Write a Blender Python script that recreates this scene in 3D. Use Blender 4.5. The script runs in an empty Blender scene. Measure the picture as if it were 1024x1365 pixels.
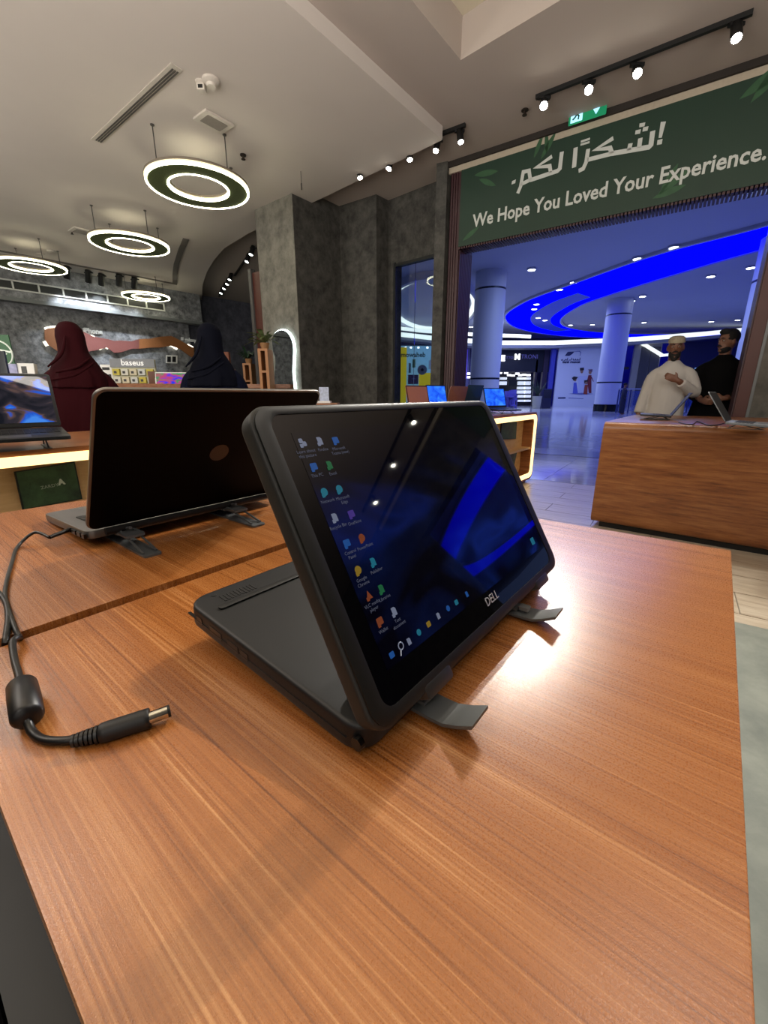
import bpy, bmesh, math, random
from mathutils import Vector, Matrix
random.seed(7)
PI = math.pi
# ------------------------------------------------------------------ camera, world, exposure
CAMH = 1.1
PITCH = math.radians(15.915)
FPX = 551.0
sc = bpy.context.scene
cam_d = bpy.data.cameras.new('camera'); cam = bpy.data.objects.new('camera', cam_d)
sc.collection.objects.link(cam); sc.camera = cam
cam.location = (0, 0, CAMH); cam.rotation_euler = (PI/2 - PITCH, 0, 0)
cam_d.sensor_fit = 'VERTICAL'; cam_d.sensor_height = 24.0; cam_d.lens = FPX/1365.0*24.0
cam_d.clip_start = 0.02; cam_d.clip_end = 300
w = bpy.data.worlds.new('world'); sc.world = w; w.use_nodes = True
w.node_tree.nodes['Background'].inputs[0].default_value = (0.14, 0.22, 0.56, 1)
w.node_tree.nodes['Background'].inputs[1].default_value = 0.50
sc.view_settings.view_transform = 'Standard'; sc.view_settings.look = 'None'
sc.view_settings.gamma = 1; sc.view_settings.exposure = 0.0
try: sc.view_settings.use_curve_mapping = False
except Exception: pass
sc.cycles.use_denoising = True
sc.cycles.max_bounces = 7; sc.cycles.diffuse_bounces = 4; sc.cycles.glossy_bounces = 4
sc.cycles.caustics_reflective = False; sc.cycles.caustics_refractive = False
sc.cycles.sample_clamp_indirect = 6

def lamp(name, kind, loc, energy, color=(1, .93, .84), size=.1, target=None, angle=70, blend=.6, size_y=None):
    d = bpy.data.lights.new(name, kind); d.energy = energy; d.color = color
    if kind == 'AREA':
        d.size = size
        if size_y: d.shape = 'RECTANGLE'; d.size_y = size_y
    else: d.shadow_soft_size = size
    if kind == 'SPOT': d.spot_size = math.radians(angle); d.spot_blend = blend
    o = bpy.data.objects.new(name, d); sc.collection.objects.link(o); o.location = loc
    t = Vector(target) if target is not None else Vector((loc[0], loc[1], 0))
    o.rotation_euler = (t - Vector(loc)).to_track_quat('-Z', 'Y').to_euler()
    return o
# the shop's other ring lamps, hanging behind and beside the camera
WARM = (1, .93, .84)
# unseen fill added besides those ring lamps, mostly upward to brighten the ceiling
lamp('shop_uplight_a', 'AREA', (-1.6, .2, 2.45), 190, WARM, 2.6, target=(-1.7, 1.6, 4))
lamp('shop_uplight_b', 'AREA', (-6.6, 2.2, 2.3), 175, WARM, 2.6, target=(-6.2, 3.6, 4))
lamp('shop_uplight_c', 'AREA', (2.6, .2, 2.6), 60, WARM, 2.2, target=(2.7, 1.8, 4))
lamp('shop_fill', 'AREA', (.4, -3.2, 2.2), 18, WARM, 2.6, target=(.6, 4, 2.6))
lamp('shop_lamp_a', 'AREA', (-2.6, .8, 3.3), 26, WARM, 1.1)
lamp('shop_lamp_b', 'AREA', (1.4, .2, 3.4), 13, WARM, 1.0)
lamp('shop_lamp_c', 'AREA', (-.6, -2.2, 3.4), 28, WARM, 1.1)
lamp('shop_lamp_d', 'AREA', (-5.2, 3.4, 3.3), 45, WARM, 1.1)
# added area lights that brighten and tint the mall, no fittings there
lamp('mall_lamp_a', 'AREA', (9, 17, 6.6), 480, (.40, .52, .95), 5)
lamp('mall_lamp_b', 'AREA', (24, 28, 6.6), 800, (.26, .36, .95), 9)
lamp('mall_lamp_c', 'AREA', (10, 33, 6.4), 700, (.52, .64, .95), 7)

# ------------------------------------------------------------------ pixel geometry of the 1024 x 1365 photograph
CF = Vector((0, math.cos(PITCH), -math.sin(PITCH))); CU = Vector((0, math.sin(PITCH), math.cos(PITCH)))
CAM = Vector((0, 0, CAMH))
def ray(x, y): return (CF*FPX + Vector((x-512, 0, 0)) - CU*(y-682.5))/FPX
def atz(x, y, z):
    r = ray(x, y); return CAM + r*((z-CAMH)/r.z)
def aty(x, y, d):
    r = ray(x, y); return CAM + r*(d/r.y)
def atp(x, y, p, n):
    r = ray(x, y); n = Vector(n); return CAM + r*(((Vector(p)-CAM).dot(n))/r.dot(n))
def hdir(deg): a = math.radians(deg); return Vector((math.cos(a), math.sin(a), 0))

# ------------------------------------------------------------------ materials
def srgb(r, g, b):
    f = lambda c: (c/255/12.92) if c/255 <= .04045 else ((c/255+.055)/1.055)**2.4
    return (f(r), f(g), f(b), 1)
MATS = {}
def mat(name, col, rough=.5, metal=0, emit=0, emit_col=None, var=.12, vscale=30, bump=0, spec=.5, coat=0, trans=0, alpha=1, stretch=(1, 1, 1)):
    if name in MATS: return MATS[name]
    m = bpy.data.materials.new(name); m.use_nodes = True; nt = m.node_tree; b = nt.nodes['Principled BSDF']
    c = srgb(*col) if max(col) > 1.01 else (*col, 1)
    b.inputs['Roughness'].default_value = rough; b.inputs['Metallic'].default_value = metal
    b.inputs['Specular IOR Level'].default_value = spec; b.inputs['Coat Weight'].default_value = coat
    b.inputs['Transmission Weight'].default_value = trans
    tc = nt.nodes.new('ShaderNodeTexCoord'); mp = nt.nodes.new('ShaderNodeMapping'); mp.inputs['Scale'].default_value = stretch
    nz = nt.nodes.new('ShaderNodeTexNoise'); nz.inputs['Scale'].default_value = vscale; nz.inputs['Detail'].default_value = 4
    nt.links.new(tc.outputs['Object'], mp.inputs[0]); nt.links.new(mp.outputs[0], nz.inputs['Vector'])
    mx = nt.nodes.new('ShaderNodeMix'); mx.data_type = 'RGBA'
    mx.inputs[6].default_value = tuple(x*(1-var) for x in c[:3])+(1,); mx.inputs[7].default_value = tuple(min(1, x*(1+var)) for x in c[:3])+(1,)
    nt.links.new(nz.outputs['Fac'], mx.inputs[0]); nt.links.new(mx.outputs[2], b.inputs['Base Color'])
    if bump:
        bp = nt.nodes.new('ShaderNodeBump'); bp.inputs['Strength'].default_value = bump; bp.inputs['Distance'].default_value = .002
        nt.links.new(nz.outputs['Fac'], bp.inputs['Height']); nt.links.new(bp.outputs[0], b.inputs['Normal'])
    if emit:
        e = emit_col or col; b.inputs['Emission Color'].default_value = srgb(*e) if max(e) > 1.01 else (*e, 1)
        b.inputs['Emission Strength'].default_value = emit
    if alpha < 1: b.inputs['Alpha'].default_value = alpha
    MATS[name] = m; return m
def ramp(nt, pairs):
    r = nt.nodes.new('ShaderNodeValToRGB'); e = r.color_ramp.elements
    while len(e) < len(pairs): e.new(.5)
    for i, (p, c) in enumerate(pairs): e[i].position = p; e[i].color = srgb(*c)
    return r
def wood(name, cols, scale, rough=.3, coat=0., spec=.5, sparkle=.0, stretch=(1, 1, 1)):
    m = bpy.data.materials.new(name); m.use_nodes = True; nt = m.node_tree; b = nt.nodes['Principled BSDF']; L = nt.links.new
    tc = nt.nodes.new('ShaderNodeTexCoord')
    mp = nt.nodes.new('ShaderNodeMapping'); mp.inputs['Scale'].default_value = scale
    L(tc.outputs['Object'], mp.inputs[0])
    n1 = nt.nodes.new('ShaderNodeTexNoise'); n1.inputs['Scale'].default_value = 1; n1.inputs['Detail'].default_value = 6; n1.inputs['Roughness'].default_value = .72; n1.inputs['Distortion'].default_value = .06
    L(mp.outputs[0], n1.inputs['Vector'])
    n0 = nt.nodes.new('ShaderNodeTexNoise'); n0.inputs['Scale'].default_value = .16; n0.inputs['Detail'].default_value = 3
    L(mp.outputs[0], n0.inputs['Vector'])
    ad = nt.nodes.new('ShaderNodeMath'); ad.operation = 'MULTIPLY_ADD'; ad.inputs[1].default_value = .78
    m2 = nt.nodes.new('ShaderNodeMath'); m2.operation = 'MULTIPLY'; m2.inputs[1].default_value = .22
    L(n0.outputs['Fac'], m2.inputs[0]); L(n1.outputs['Fac'], ad.inputs[0]); L(m2.outputs[0], ad.inputs[2])
    r = ramp(nt, [(.36, cols[0]), (.46, cols[1]), (.54, cols[2]), (.66, cols[3])])
    L(ad.outputs[0], r.inputs[0]); L(r.outputs[0], b.inputs['Base Color'])
    b.inputs['Roughness'].default_value = rough; b.inputs['Coat Weight'].default_value = coat; b.inputs['Coat Roughness'].default_value = .24
    b.inputs['Specular IOR Level'].default_value = spec
    bp = nt.nodes.new('ShaderNodeBump'); bp.inputs['Strength'].default_value = .10; bp.inputs['Distance'].default_value = .0006
    L(n1.outputs['Fac'], bp.inputs['Height']); last = bp
    if sparkle:
        n3 = nt.nodes.new('ShaderNodeTexNoise'); n3.inputs['Scale'].default_value = 1500; n3.inputs['Detail'].default_value = 1
        L(tc.outputs['Object'], n3.inputs['Vector'])
        b2 = nt.nodes.new('ShaderNodeBump'); b2.inputs['Strength'].default_value = sparkle; b2.inputs['Distance'].default_value = .0006
        n4 = nt.nodes.new('ShaderNodeTexNoise'); n4.inputs['Scale'].default_value = 900; n4.inputs['Detail'].default_value = 2; L(tc.outputs['Object'], n4.inputs['Vector'])
        mr = nt.nodes.new('ShaderNodeMapRange'); mr.inputs[1].default_value = .42; mr.inputs[2].default_value = .60; mr.inputs[3].default_value = .27; mr.inputs[4].default_value = .36
        L(n4.outputs['Fac'], mr.inputs[0]); L(mr.outputs[0], b.inputs['Roughness'])
        L(n3.outputs['Fac'], b2.inputs['Height']); L(bp.outputs[0], b2.inputs['Normal']); last = b2
    L(last.outputs[0], b.inputs['Normal'])
    return m
def plaster(name, a, b_, scale=5, rough=.75):
    m = bpy.data.materials.new(name); m.use_nodes = True; nt = m.node_tree; b = nt.nodes['Principled BSDF']; L = nt.links.new
    tc = nt.nodes.new('ShaderNodeTexCoord')
    n1 = nt.nodes.new('ShaderNodeTexNoise'); n1.inputs['Scale'].default_value = scale; n1.inputs['Detail'].default_value = 8; n1.inputs['Roughness'].default_value = .7; n1.inputs['Distortion'].default_value = .15
    L(tc.outputs['Object'], n1.inputs['Vector'])
    r = ramp(nt, [(.32, a), (.66, b_)]); L(n1.outputs['Fac'], r.inputs[0]); L(r.outputs[0], b.inputs['Base Color'])
    b.inputs['Roughness'].default_value = rough
    bp = nt.nodes.new('ShaderNodeBump'); bp.inputs['Strength'].default_value = .3; bp.inputs['Distance'].default_value = .004
    L(n1.outputs['Fac'], bp.inputs['Height']); L(bp.outputs[0], b.inputs['Normal'])
    return m

# ------------------------------------------------------------------ mesh helpers
def link(o): sc.collection.objects.link(o); return o
def tag(o, label=None, cat=None, group=None, kind=None):
    if label: o['label'] = label
    if cat: o['category'] = cat
    if group: o['group'] = group
    if kind: o['kind'] = kind
    return o
INV = {}
def thing(name, label, cat, loc=(0, 0, 0), rz=0, group=None):
    o = link(bpy.data.objects.new(name, None)); o.location = loc; o.rotation_euler = (0, 0, rz); o.empty_display_size = .1
    INV[o.name] = (Matrix.Translation(Vector(loc)) @ Matrix.Rotation(rz, 4, 'Z')).inverted()
    return tag(o, label, cat, group)
def adopt(o, parent):                       # parts are modelled in world space and hung on the thing's empty
    o.parent = parent
    if parent is not None and parent.name in INV: o.matrix_parent_inverse = INV[parent.name]
    elif parent is not None: o.matrix_parent_inverse = parent.matrix_basis.inverted()
def kids(o): return [c for c in bpy.data.objects if c.parent == o]
def copy_tree(o, parent=None, M=None):
    c = o.copy(); link(c)
    if parent is not None: c.parent = parent; c.matrix_parent_inverse = o.matrix_parent_inverse.copy()
    for ch in kids(o):
        if ch is not c: copy_tree(ch, c)
    return c
class MB:
    def __init__(s): s.v = []; s.f = []; s.X = Matrix.Identity(4)
    def at(s, M): s.X = M; return s
    def add(s, vs, fs):
        n = len(s.v); s.v += [s.X @ Vector(v) for v in vs]; s.f += [[n+i for i in f] for f in fs]; return s
    def box(s, x0, x1, y0, y1, z0, z1):
        return s.add([(x0, y0, z0), (x1, y0, z0), (x1, y1, z0), (x0, y1, z0), (x0, y0, z1), (x1, y0, z1), (x1, y1, z1), (x0, y1, z1)],
                     [(0, 3, 2, 1), (4, 5, 6, 7), (0, 1, 5, 4), (1, 2, 6, 5), (2, 3, 7, 6), (3, 0, 4, 7)])
    def prism(s, poly, z0, z1):
        n = len(poly); a = sum(poly[i][0]*poly[(i+1) % n][1]-poly[(i+1) % n][0]*poly[i][1] for i in range(n))
        if a < 0: poly = poly[::-1]
        vs = [(p[0], p[1], z0) for p in poly] + [(p[0], p[1], z1) for p in poly]
        return s.add(vs, [list(range(n))[::-1], list(range(n, 2*n))] + [(i, (i+1) % n, n+(i+1) % n, n+i) for i in range(n)])
    def loft(s, rings, cap=True, close=True):
        n = len(rings[0]); vs = [v for r in rings for v in r]; fs = []
        for k in range(len(rings)-1):
            for i in range(n if close else n-1):
                fs.append((k*n+i, k*n+(i+1) % n, (k+1)*n+(i+1) % n, (k+1)*n+i))
        if cap: fs.append(list(range(n))[::-1]); fs.append([(len(rings)-1)*n+i for i in range(n)])
        return s.add(vs, fs)
    def tube(s, pts, r, seg=8, cap=True):
        pts = [Vector(p) for p in pts]; rs = r if isinstance(r, (list, tuple)) else [r]*len(pts); rings = []; up = None
        for i, p in enumerate(pts):
            t = (pts[min(i+1, len(pts)-1)]-pts[max(i-1, 0)]).normalized()
            if up is None: up = Vector((0, 0, 1)) if abs(t.z) < .9 else Vector((1, 0, 0))
            a = t.cross(up).normalized(); up = a.cross(t).normalized()
            rings.append([p + a*(rs[i]*math.cos(2*PI*k/seg)) + up*(rs[i]*math.sin(2*PI*k/seg)) for k in range(seg)])
        return s.loft(rings, cap)
    def cyl(s, p0, p1, r0, r1=None, seg=16): return s.tube([p0, p1], [r0, r0 if r1 is None else r1], seg)
    def ell(s, c, rx, ry, rz, seg=16, rings=10):
        c = Vector(c); R = []
        for j in range(rings+1):
            a = -PI/2 + PI*j/rings; k = max(math.cos(a), .02)
            R.append([c+Vector((rx*k*math.cos(2*PI*i/seg), ry*k*math.sin(2*PI*i/seg), rz*math.sin(a))) for i in range(seg)])
        return s.loft(R)
    def poly(s, pts): return s.add(pts, [list(range(len(pts)))])
    def mesh(s, name, m=None, smooth=False):
        me = bpy.data.meshes.new(name); me.from_pydata([tuple(v) for v in s.v], [], s.f); me.validate(); me.update()
        if m: me.materials.append(m)
        if smooth:
            for p in me.polygons: p.use_smooth = True
        return me
    def build(s, name, m=None, parent=None, smooth=False, bevel=0, seg=2, weld=False, M=None):
        me = s.mesh(name, m, smooth)
        if bevel or weld:
            bm = bmesh.new(); bm.from_mesh(me)
            if weld: bmesh.ops.remove_doubles(bm, verts=bm.verts, dist=1e-5)
            bmesh.ops.recalc_face_normals(bm, faces=bm.faces)
            if bevel:
                es = [e for e in bm.edges if len(e.link_faces) == 2 and e.calc_face_angle(0) > .6]
                bmesh.ops.bevel(bm, geom=es, offset=bevel, segments=seg, profile=.6, affect='EDGES', clamp_overlap=True)
            bm.to_mesh(me); bm.free()
            if smooth or bevel:
                for p in me.polygons: p.use_smooth = True
                try: me.set_sharp_from_angle(angle=math.radians(40))
                except Exception: pass
        elif smooth:
            try: me.set_sharp_from_angle(angle=math.radians(50))
            except Exception: pass
        o = link(bpy.data.objects.new(name, me)); adopt(o, parent)
        if M is not None: o.matrix_basis = M
        return o
def rrect(x0, x1, y0, y1, r, seg=6):
    out = []
    for cx, cy, a in ((x1-r, y1-r, 0), (x0+r, y1-r, PI/2), (x0+r, y0+r, PI), (x1-r, y0+r, 3*PI/2)):
        for k in range(seg+1): t = a+PI/2*k/seg; out.append((cx+r*math.cos(t), cy+r*math.sin(t)))
    return out
def frame(o, x, y, z=None):
    x = Vector(x).normalized(); y = Vector(y).normalized(); z = Vector(z).normalized() if z is not None else x.cross(y).normalized()
    M = Matrix.Identity(4)
    for i in range(3): M[i][0] = x[i]; M[i][1] = y[i]; M[i][2] = z[i]; M[i][3] = o[i]
    return M
def text(name, s, m, parent=None, M=None, size=.1, width=None, ext=.002, bold=0, align='LEFT', shear=0):
    c = bpy.data.curves.new(name, 'FONT'); c.body = s; c.size = size; c.extrude = ext; c.offset = bold; c.align_x = align; c.shear = shear; c.resolution_u = 2
    t = bpy.data.objects.new(name+'_tmp', c); sc.collection.objects.link(t)
    me = bpy.data.meshes.new_from_object(t.evaluated_get(bpy.context.evaluated_depsgraph_get()))
    bpy.data.objects.remove(t); bpy.data.curves.remove(c)
    if width:
        xs = [v.co.x for v in me.vertices]; k = width/(max(xs)-min(xs)); me.transform(Matrix.Diagonal((k, k, 1, 1)))
    if M is not None: me.transform(M)
    me.materials.clear(); me.materials.append(m); me.name = name
    o = link(bpy.data.objects.new(name, me)); adopt(o, parent)
    return o
def struct(name, mb, m, bevel=0, label=None, parent=None, **k):
    o = mb.build(name, m, parent, bevel=bevel, **k)
    if parent is None: tag(o, label, None, None, 'structure')
    return o
def wallbox(p0, p1, th, z0, z1, side=1):
    p0 = Vector((p0[0], p0[1], 0)); p1 = Vector((p1[0], p1[1], 0)); d = (p1-p0).normalized(); n = Vector((-d.y, d.x, 0))*side*th
    return MB().prism([tuple(p0)[:2], tuple(p1)[:2], tuple(p1+n)[:2], tuple(p0+n)[:2]], z0, z1)
def stroke(mb, pts, wd, M, z0=0, z1=.002):
    pts = [Vector((p[0], p[1], 0)) for p in pts]; L = []; R = []
    for i, p in enumerate(pts):
        d0 = (p-pts[i-1]).normalized() if i else None; d1 = (pts[i+1]-p).normalized() if i < len(pts)-1 else None
        d = ((d0 or d1)+(d1 or d0)).normalized(); n = Vector((-d.y, d.x, 0)); k = 1/max(.5, n.dot(Vector((-(d1 or d0).y, (d1 or d0).x, 0))))
        L.append(p+n*wd/2*k); R.append(p-n*wd/2*k)
    old = mb.X; mb.X = M
    for i in range(len(pts)-1):
        q = [L[i], L[i+1], R[i+1], R[i]]; mb.prism([(v.x, v.y) for v in q], z0, z1)
    mb.X = old

# ------------------------------------------------------------------ directions and shared materials
AD = hdir(51.5); BD = hdir(141.5); AZ = math.radians(51.5)
FD = hdir(-34.5)                                   # along the shop front, to the right
FN = Vector((-.566, -.824, 0)); T0 = Vector((2.28, 5.28, 0))
def F(px, py): return atp(px, py, T0, FN)
ZH, ZL = 3.916, 3.79
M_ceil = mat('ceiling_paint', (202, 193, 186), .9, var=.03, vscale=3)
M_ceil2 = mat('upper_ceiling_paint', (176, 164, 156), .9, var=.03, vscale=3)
M_cem = plaster('dark_cement_plaster', (36, 35, 33), (80, 78, 73), 7)
M_cem2 = plaster('mid_cement_plaster', (88, 86, 80), (128, 125, 116), 7)
M_cemb = plaster('blotchy_cement_plaster', (58, 60, 64), (146, 148, 152), 7)
M_wood = wood('cherry_laminate', [(110, 58, 22), (152, 90, 40), (165, 102, 49), (202, 146, 94)], (520, 2.2, 60), .30, 0, .8, .12)
M_woodh = wood('cabinet_laminate', [(104, 58, 28), (134, 80, 42), (146, 92, 50), (166, 110, 66)], (4, 3, 36), .32, .15)
M_woodi = wood('cabinet_inner_laminate', [(196, 156, 104), (208, 168, 116), (214, 176, 124), (224, 188, 138)], (5, 30, 30), .5)
M_edge = mat('table_edge_band', (140, 84, 48), .4)
M_blk = mat('black_plastic', (14, 14, 15), .5, vscale=60)
M_dark = mat('dark_grey_metal', (40, 42, 44), .4, .5)
M_brown = mat('dark_red_brown_panel', (72, 30, 22), .5, var=.15, vscale=8)
M_rib = mat('dark_plum_ribbed_panel', (60, 34, 38), .45)
M_white = mat('white_plastic', (225, 225, 222), .4, var=.03)
M_led = mat('warm_led_strip', (200, 160, 90), .4, emit=2.2, emit_col=(255, 218, 150))
M_ringled = mat('ring_led_strip', (255, 250, 220), .4, emit=13, emit_col=(255, 250, 214))
M_green = mat('green_moss_panel', (74, 86, 44), .9, var=.5, vscale=60, bump=.6)
M_wire = mat('lamp_wire', (70, 66, 62), .5)
M_spot = mat('spot_lens', (255, 255, 245), .3, emit=60, emit_col=(255, 250, 232))
M_spot2 = mat('dim_spot_lens', (255, 255, 245), .3, emit=14, emit_col=(240, 250, 240))
M_alu = mat('grey_anodised_aluminium', (98, 100, 100), .42, .25, var=.05)
M_glass = mat('shop_window_glass', (220, 235, 240), .02, trans=1, var=0)

# ================================================================== SETTING: floors
M_floorw = wood('pale_wood_floor_tile', [(150, 136, 118), (176, 162, 142), (188, 176, 158), (204, 194, 178)], (3, 30, 30), .28)
M_grout = mat('floor_grout', (120, 110, 98), .8)
M_floorg = plaster('grey_green_floor', (104, 110, 104), (132, 137, 128), 5, .5)
M_marble = wood('mall_marble', [(150, 150, 158), (176, 176, 184), (186, 186, 192), (205, 205, 210)], (1.2, 3.0, 1), .10)
# shop floor: base slab, laid tiles, grey zone
def fl(s, t): p = T0 + FD*s - Vector((-FN.x, -FN.y, 0))*t; return (p.x, p.y)       # s along the front, t into the shop
floor = struct('floor', MB().prism([fl(-14, 0), fl(12, 0), fl(12, 16), fl(-14, 16)], -.1, -.004), M_grout)
k = 0
tile_me = {}
for i in range(0, 18):
    for j in range(0, 13):
        s0 = -7 + i*.9 + (.45 if j % 2 else 0); t0 = .01 + j*.30
        c = T0 + FD*(s0+.45) + FN*(t0+.15)
        if not (c.y > .2 and c.x > -.2*c.y): continue
        me = tile_me.get(0)
        if me is None: me = tile_me[0] = MB().box(-.447, .447, -.147, .147, -.012, 0).mesh('floor_tile', M_floorw)
        o = link(bpy.data.objects.new('floor_tile', me)); o.parent = floor
        o.location = c; o.rotation_euler = (0, 0, math.radians(-34.5 + (180 if (i*7+j*3) % 2 else 0)))
gb = atz(978.5, 829.4, 0)
def gz(s, t): p = gb + FD*s + FN*t; return (p.x, p.y)
grey = struct('floor_grey_zone', MB().prism([gz(-9, 0), gz(7, 0), gz(7, 9), gz(-9, 9)], -.003, .004), M_floorg)
rest = struct('floor_left_zone', MB().prism([(-12, 2), (-.9, 2.0), (-1.2, 8.5), (-6, 16), (-14, 12)], -.003, .002), M_floorg)
def ml(s, t): p = T0 + FD*s - FN*t; return (p.x, p.y)
mall_floor = struct('mall_floor', MB().prism([ml(-45, 0), ml(60, 0), ml(60, 75), ml(-45, 75)], -.1, -.004), mat('mall_floor_joint', (110, 110, 120), .4))
sl = []
for i in range(-6, 16):
    for j in range(0, 13):
        me = tile_me.get(1)
        if me is None: me = tile_me[1] = MB().box(-.596, .596, -.596, .596, -.012, 0).mesh('marble_slab', M_marble)
        o = link(bpy.data.objects.new('marble_slab', me)); o.parent = mall_floor
        o.location = T0 + FD*(i*1.2-2) - FN*(.6+j*1.2); o.rotation_euler = (0, 0, math.radians(-34.5))
mf2 = MB(); mf2.prism([ml(-45, 15.6), ml(60, 15.6), ml(60, 75), ml(-45, 75)], -.02, 0)
mf2.prism([ml(-45, 0), ml(-9.8, 0), ml(-9.8, 15.6), ml(-45, 15.6)], -.02, 0)
mf2.prism([ml(16.6, 0), ml(60, 0), ml(60, 15.6), ml(16.6, 15.6)], -.02, 0)
struct('mall_floor_far', mf2, M_marble)
st = MB(); q = atz(735, 606, 0); 
for dd in (0,): 
    a_ = q - FD*16; b_ = q + FD*16; st.prism([(a_.x, a_.y), (b_.x, b_.y), (b_-FN*.9).xy, (a_-FN*.9).xy], .0005, .004)
struct('floor_band', st, mat('dark_floor_band', (60, 60, 84), .15))

# ================================================================== SETTING: ceilings
t0, t1, t2 = atz(548.7, 0, ZH), atz(614.3, 80, ZH), atz(747.6, 0, ZH)
dA = (t0-t1).normalized(); dB = (t2-t1).normalized()
TR = [t1, t1+dA*5, t1+dA*5+dB*3.2, t1+dB*3.2]
# upper ceiling with a square recess, as four slabs around the hole
def ceil_with_hole(hole, z, th, big=14):
    mb = MB(); h = [Vector((p.x, p.y, 0)) for p in hole]; c = sum(h, Vector())/4
    out = [c+(p-c).normalized()*big*1.6 for p in h]
    for i in range(4):
        j = (i+1) % 4; mb.prism([out[i].xy, out[j].xy, h[j].xy, h[i].xy], z, z+th)
    return mb
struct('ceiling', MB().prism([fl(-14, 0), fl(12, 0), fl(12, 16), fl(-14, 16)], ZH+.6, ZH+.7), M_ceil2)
cm = MB(); H = [Vector((p.x, p.y, 0)) for p in TR]
def cl(s, t): p = T0 + FD*s + FN*t; return Vector((p.x, p.y, 0))
C4 = [cl(-14, 0), cl(-14, 16), cl(12, 16), cl(12, 0)]     # front-left, back-left, back-right, front-right
# hole corners order: t1 (front-left), +dA (back-left?), far, t2
cm.prism([C4[0].xy, C4[3].xy, H[3].xy, H[0].xy], ZH, ZH+.3); cm.prism([C4[0].xy, H[0].xy, H[1].xy, C4[1].xy], ZH, ZH+.3)
cm.prism([C4[1].xy, H[1].xy, H[2].xy, C4[2].xy], ZH, ZH+.3); cm.prism([C4[2].xy, H[2].xy, H[3].xy, C4[3].xy], ZH, ZH+.3)
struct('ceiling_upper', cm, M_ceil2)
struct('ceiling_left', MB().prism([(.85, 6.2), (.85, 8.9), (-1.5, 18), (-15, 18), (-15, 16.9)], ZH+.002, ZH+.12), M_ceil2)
inn = [t1-(dA+dB)*.1, t1+dA*5.1-dB*.1, t1+dA*5.1+dB*3.3, t1-dA*.1+dB*3.3]
struct('ceiling_tray', MB().prism([p.xy for p in inn], ZH+.301, ZH+.33), mat('tray_paint', (205, 196, 176), .9, var=.03))
# lower ceiling (bulkhead) with the curved rim
rim = [atz(x, y, ZL) for x, y in ((378.5, 0), (480, 90), (589.7, 186.6), (540, 211), (500, 230), (465, 247), (430, 264), (392, 281), (360, 297), (328, 313), (299, 331), (285, 347), (276, 362), (270, 380), (269, 400))]
d0 = (rim[0]-rim[2]).normalized()
low = [(rim[2]+d0*9)] + rim[2:] + [Vector((-5.6, 13.6, 0)), Vector((-16, 12, 0)), Vector((-16, -6, 0))]
struct('ceiling_lower', MB().prism([p.xy for p in low], ZL, ZH-.001), M_ceil)
# dark groove in the lower ceiling near the display wall
gr = MB(); gp = [atz(x, y, ZL) for x, y in ((248, 318), (241, 334), (235, 352), (233, 366), (233, 378), (175, 367), (116, 356), (58, 345), (-20, 330))]
stroke(gr, [(p.x, p.y) for p in gp], .10, Matrix.Identity(4), ZL-.012, ZL-.001)
struct('trim_1', gr, mat('ceiling_groove', (104, 98, 92), .9))

# ================================================================== SETTING: walls
c2 = Vector((-.70, 7.50, 0)); c3 = Vector((-.115, 7.10, 0)); c4 = Vector((.064, 7.30, 0)); c1 = Vector((-1.285, 6.76, 0)); c0 = Vector((-1.96, 7.30, 0))
c5 = Vector((.72, 6.72, 0))
q1 = Vector((.67, 6.26, 0)); q2 = Vector((.80, 6.20, 0))
pil = MB().prism([c0.xy, c1.xy, c2.xy, c3.xy, c4.xy, (c4+BD*-.02+Vector((.1, .3, 0))).xy, (.3, 9), (-1.2, 9)], 0, ZH)
struct('wall_pillars', pil, M_cem)
struct('wall_mirror', MB().prism([(c0-BD*0-Vector((.005, .006, 0))).xy, (c1-Vector((.0, .01, 0))).xy, (c1+Vector((.006, .02, 0))).xy, (c0+Vector((.006, .02, 0))).xy], 0, ZH), M_cem2)
# window wall c4 -> c5 with opening
wn = (c5-c4).normalized(); wnN = Vector((-wn.y, wn.x, 0))
if wnN.y < 0: wnN = -wnN
def W(px, py): return atp(px, py, c4, wnN)
wl, wr_ = W(526.5, 450), W(578, 450); sL = (wl-c4).dot(wn); sR = (wr_-c4).dot(wn); zt0, zt1 = W(527, 354).z, W(578, 339).z
ztop = (zt0+zt1)/2
ww = MB()
for a, b, za, zb in ((0, sL, 0, ZH), (sR, sR+.32, 0, ZH), (sL, sR, ztop, ZH), (sL, sR, 0, .12)):
    P, Q = c4+wn*a, c4+wn*b; ww.prism([P.xy, Q.xy, (Q+wnN*.16).xy, (P+wnN*.16).xy], za, zb)
struct('wall_front', ww, M_cem)
wf = MB()
for a, b, za, zb in ((sL-.03, sL+.012, .1, ztop+.03), (sR-.012, sR+.03, .1, ztop+.03), (sL, sR, ztop-.03, ztop+.01), (sL, sR, .1, .16)):
    P, Q = c4+wn*a-wnN*.012, c4+wn*b-wnN*.012; wf.prism([P.xy, Q.xy, (Q+wnN*.05).xy, (P+wnN*.05).xy], za, zb)
win = struct('window_1', wf, M_dark)
gm = MB(); mid = (sL+sR)/2
for a, b in ((sL+.01, mid-.004), (mid+.004, sR-.01)):
    P, Q = c4+wn*a+wnN*.02, c4+wn*b+wnN*.02; MBp = MB().prism([P.xy, Q.xy, (Q+wnN*.008).xy, (P+wnN*.008).xy], .15, ztop-.02)
    MBp.build('pane', M_glass, win)
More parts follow.
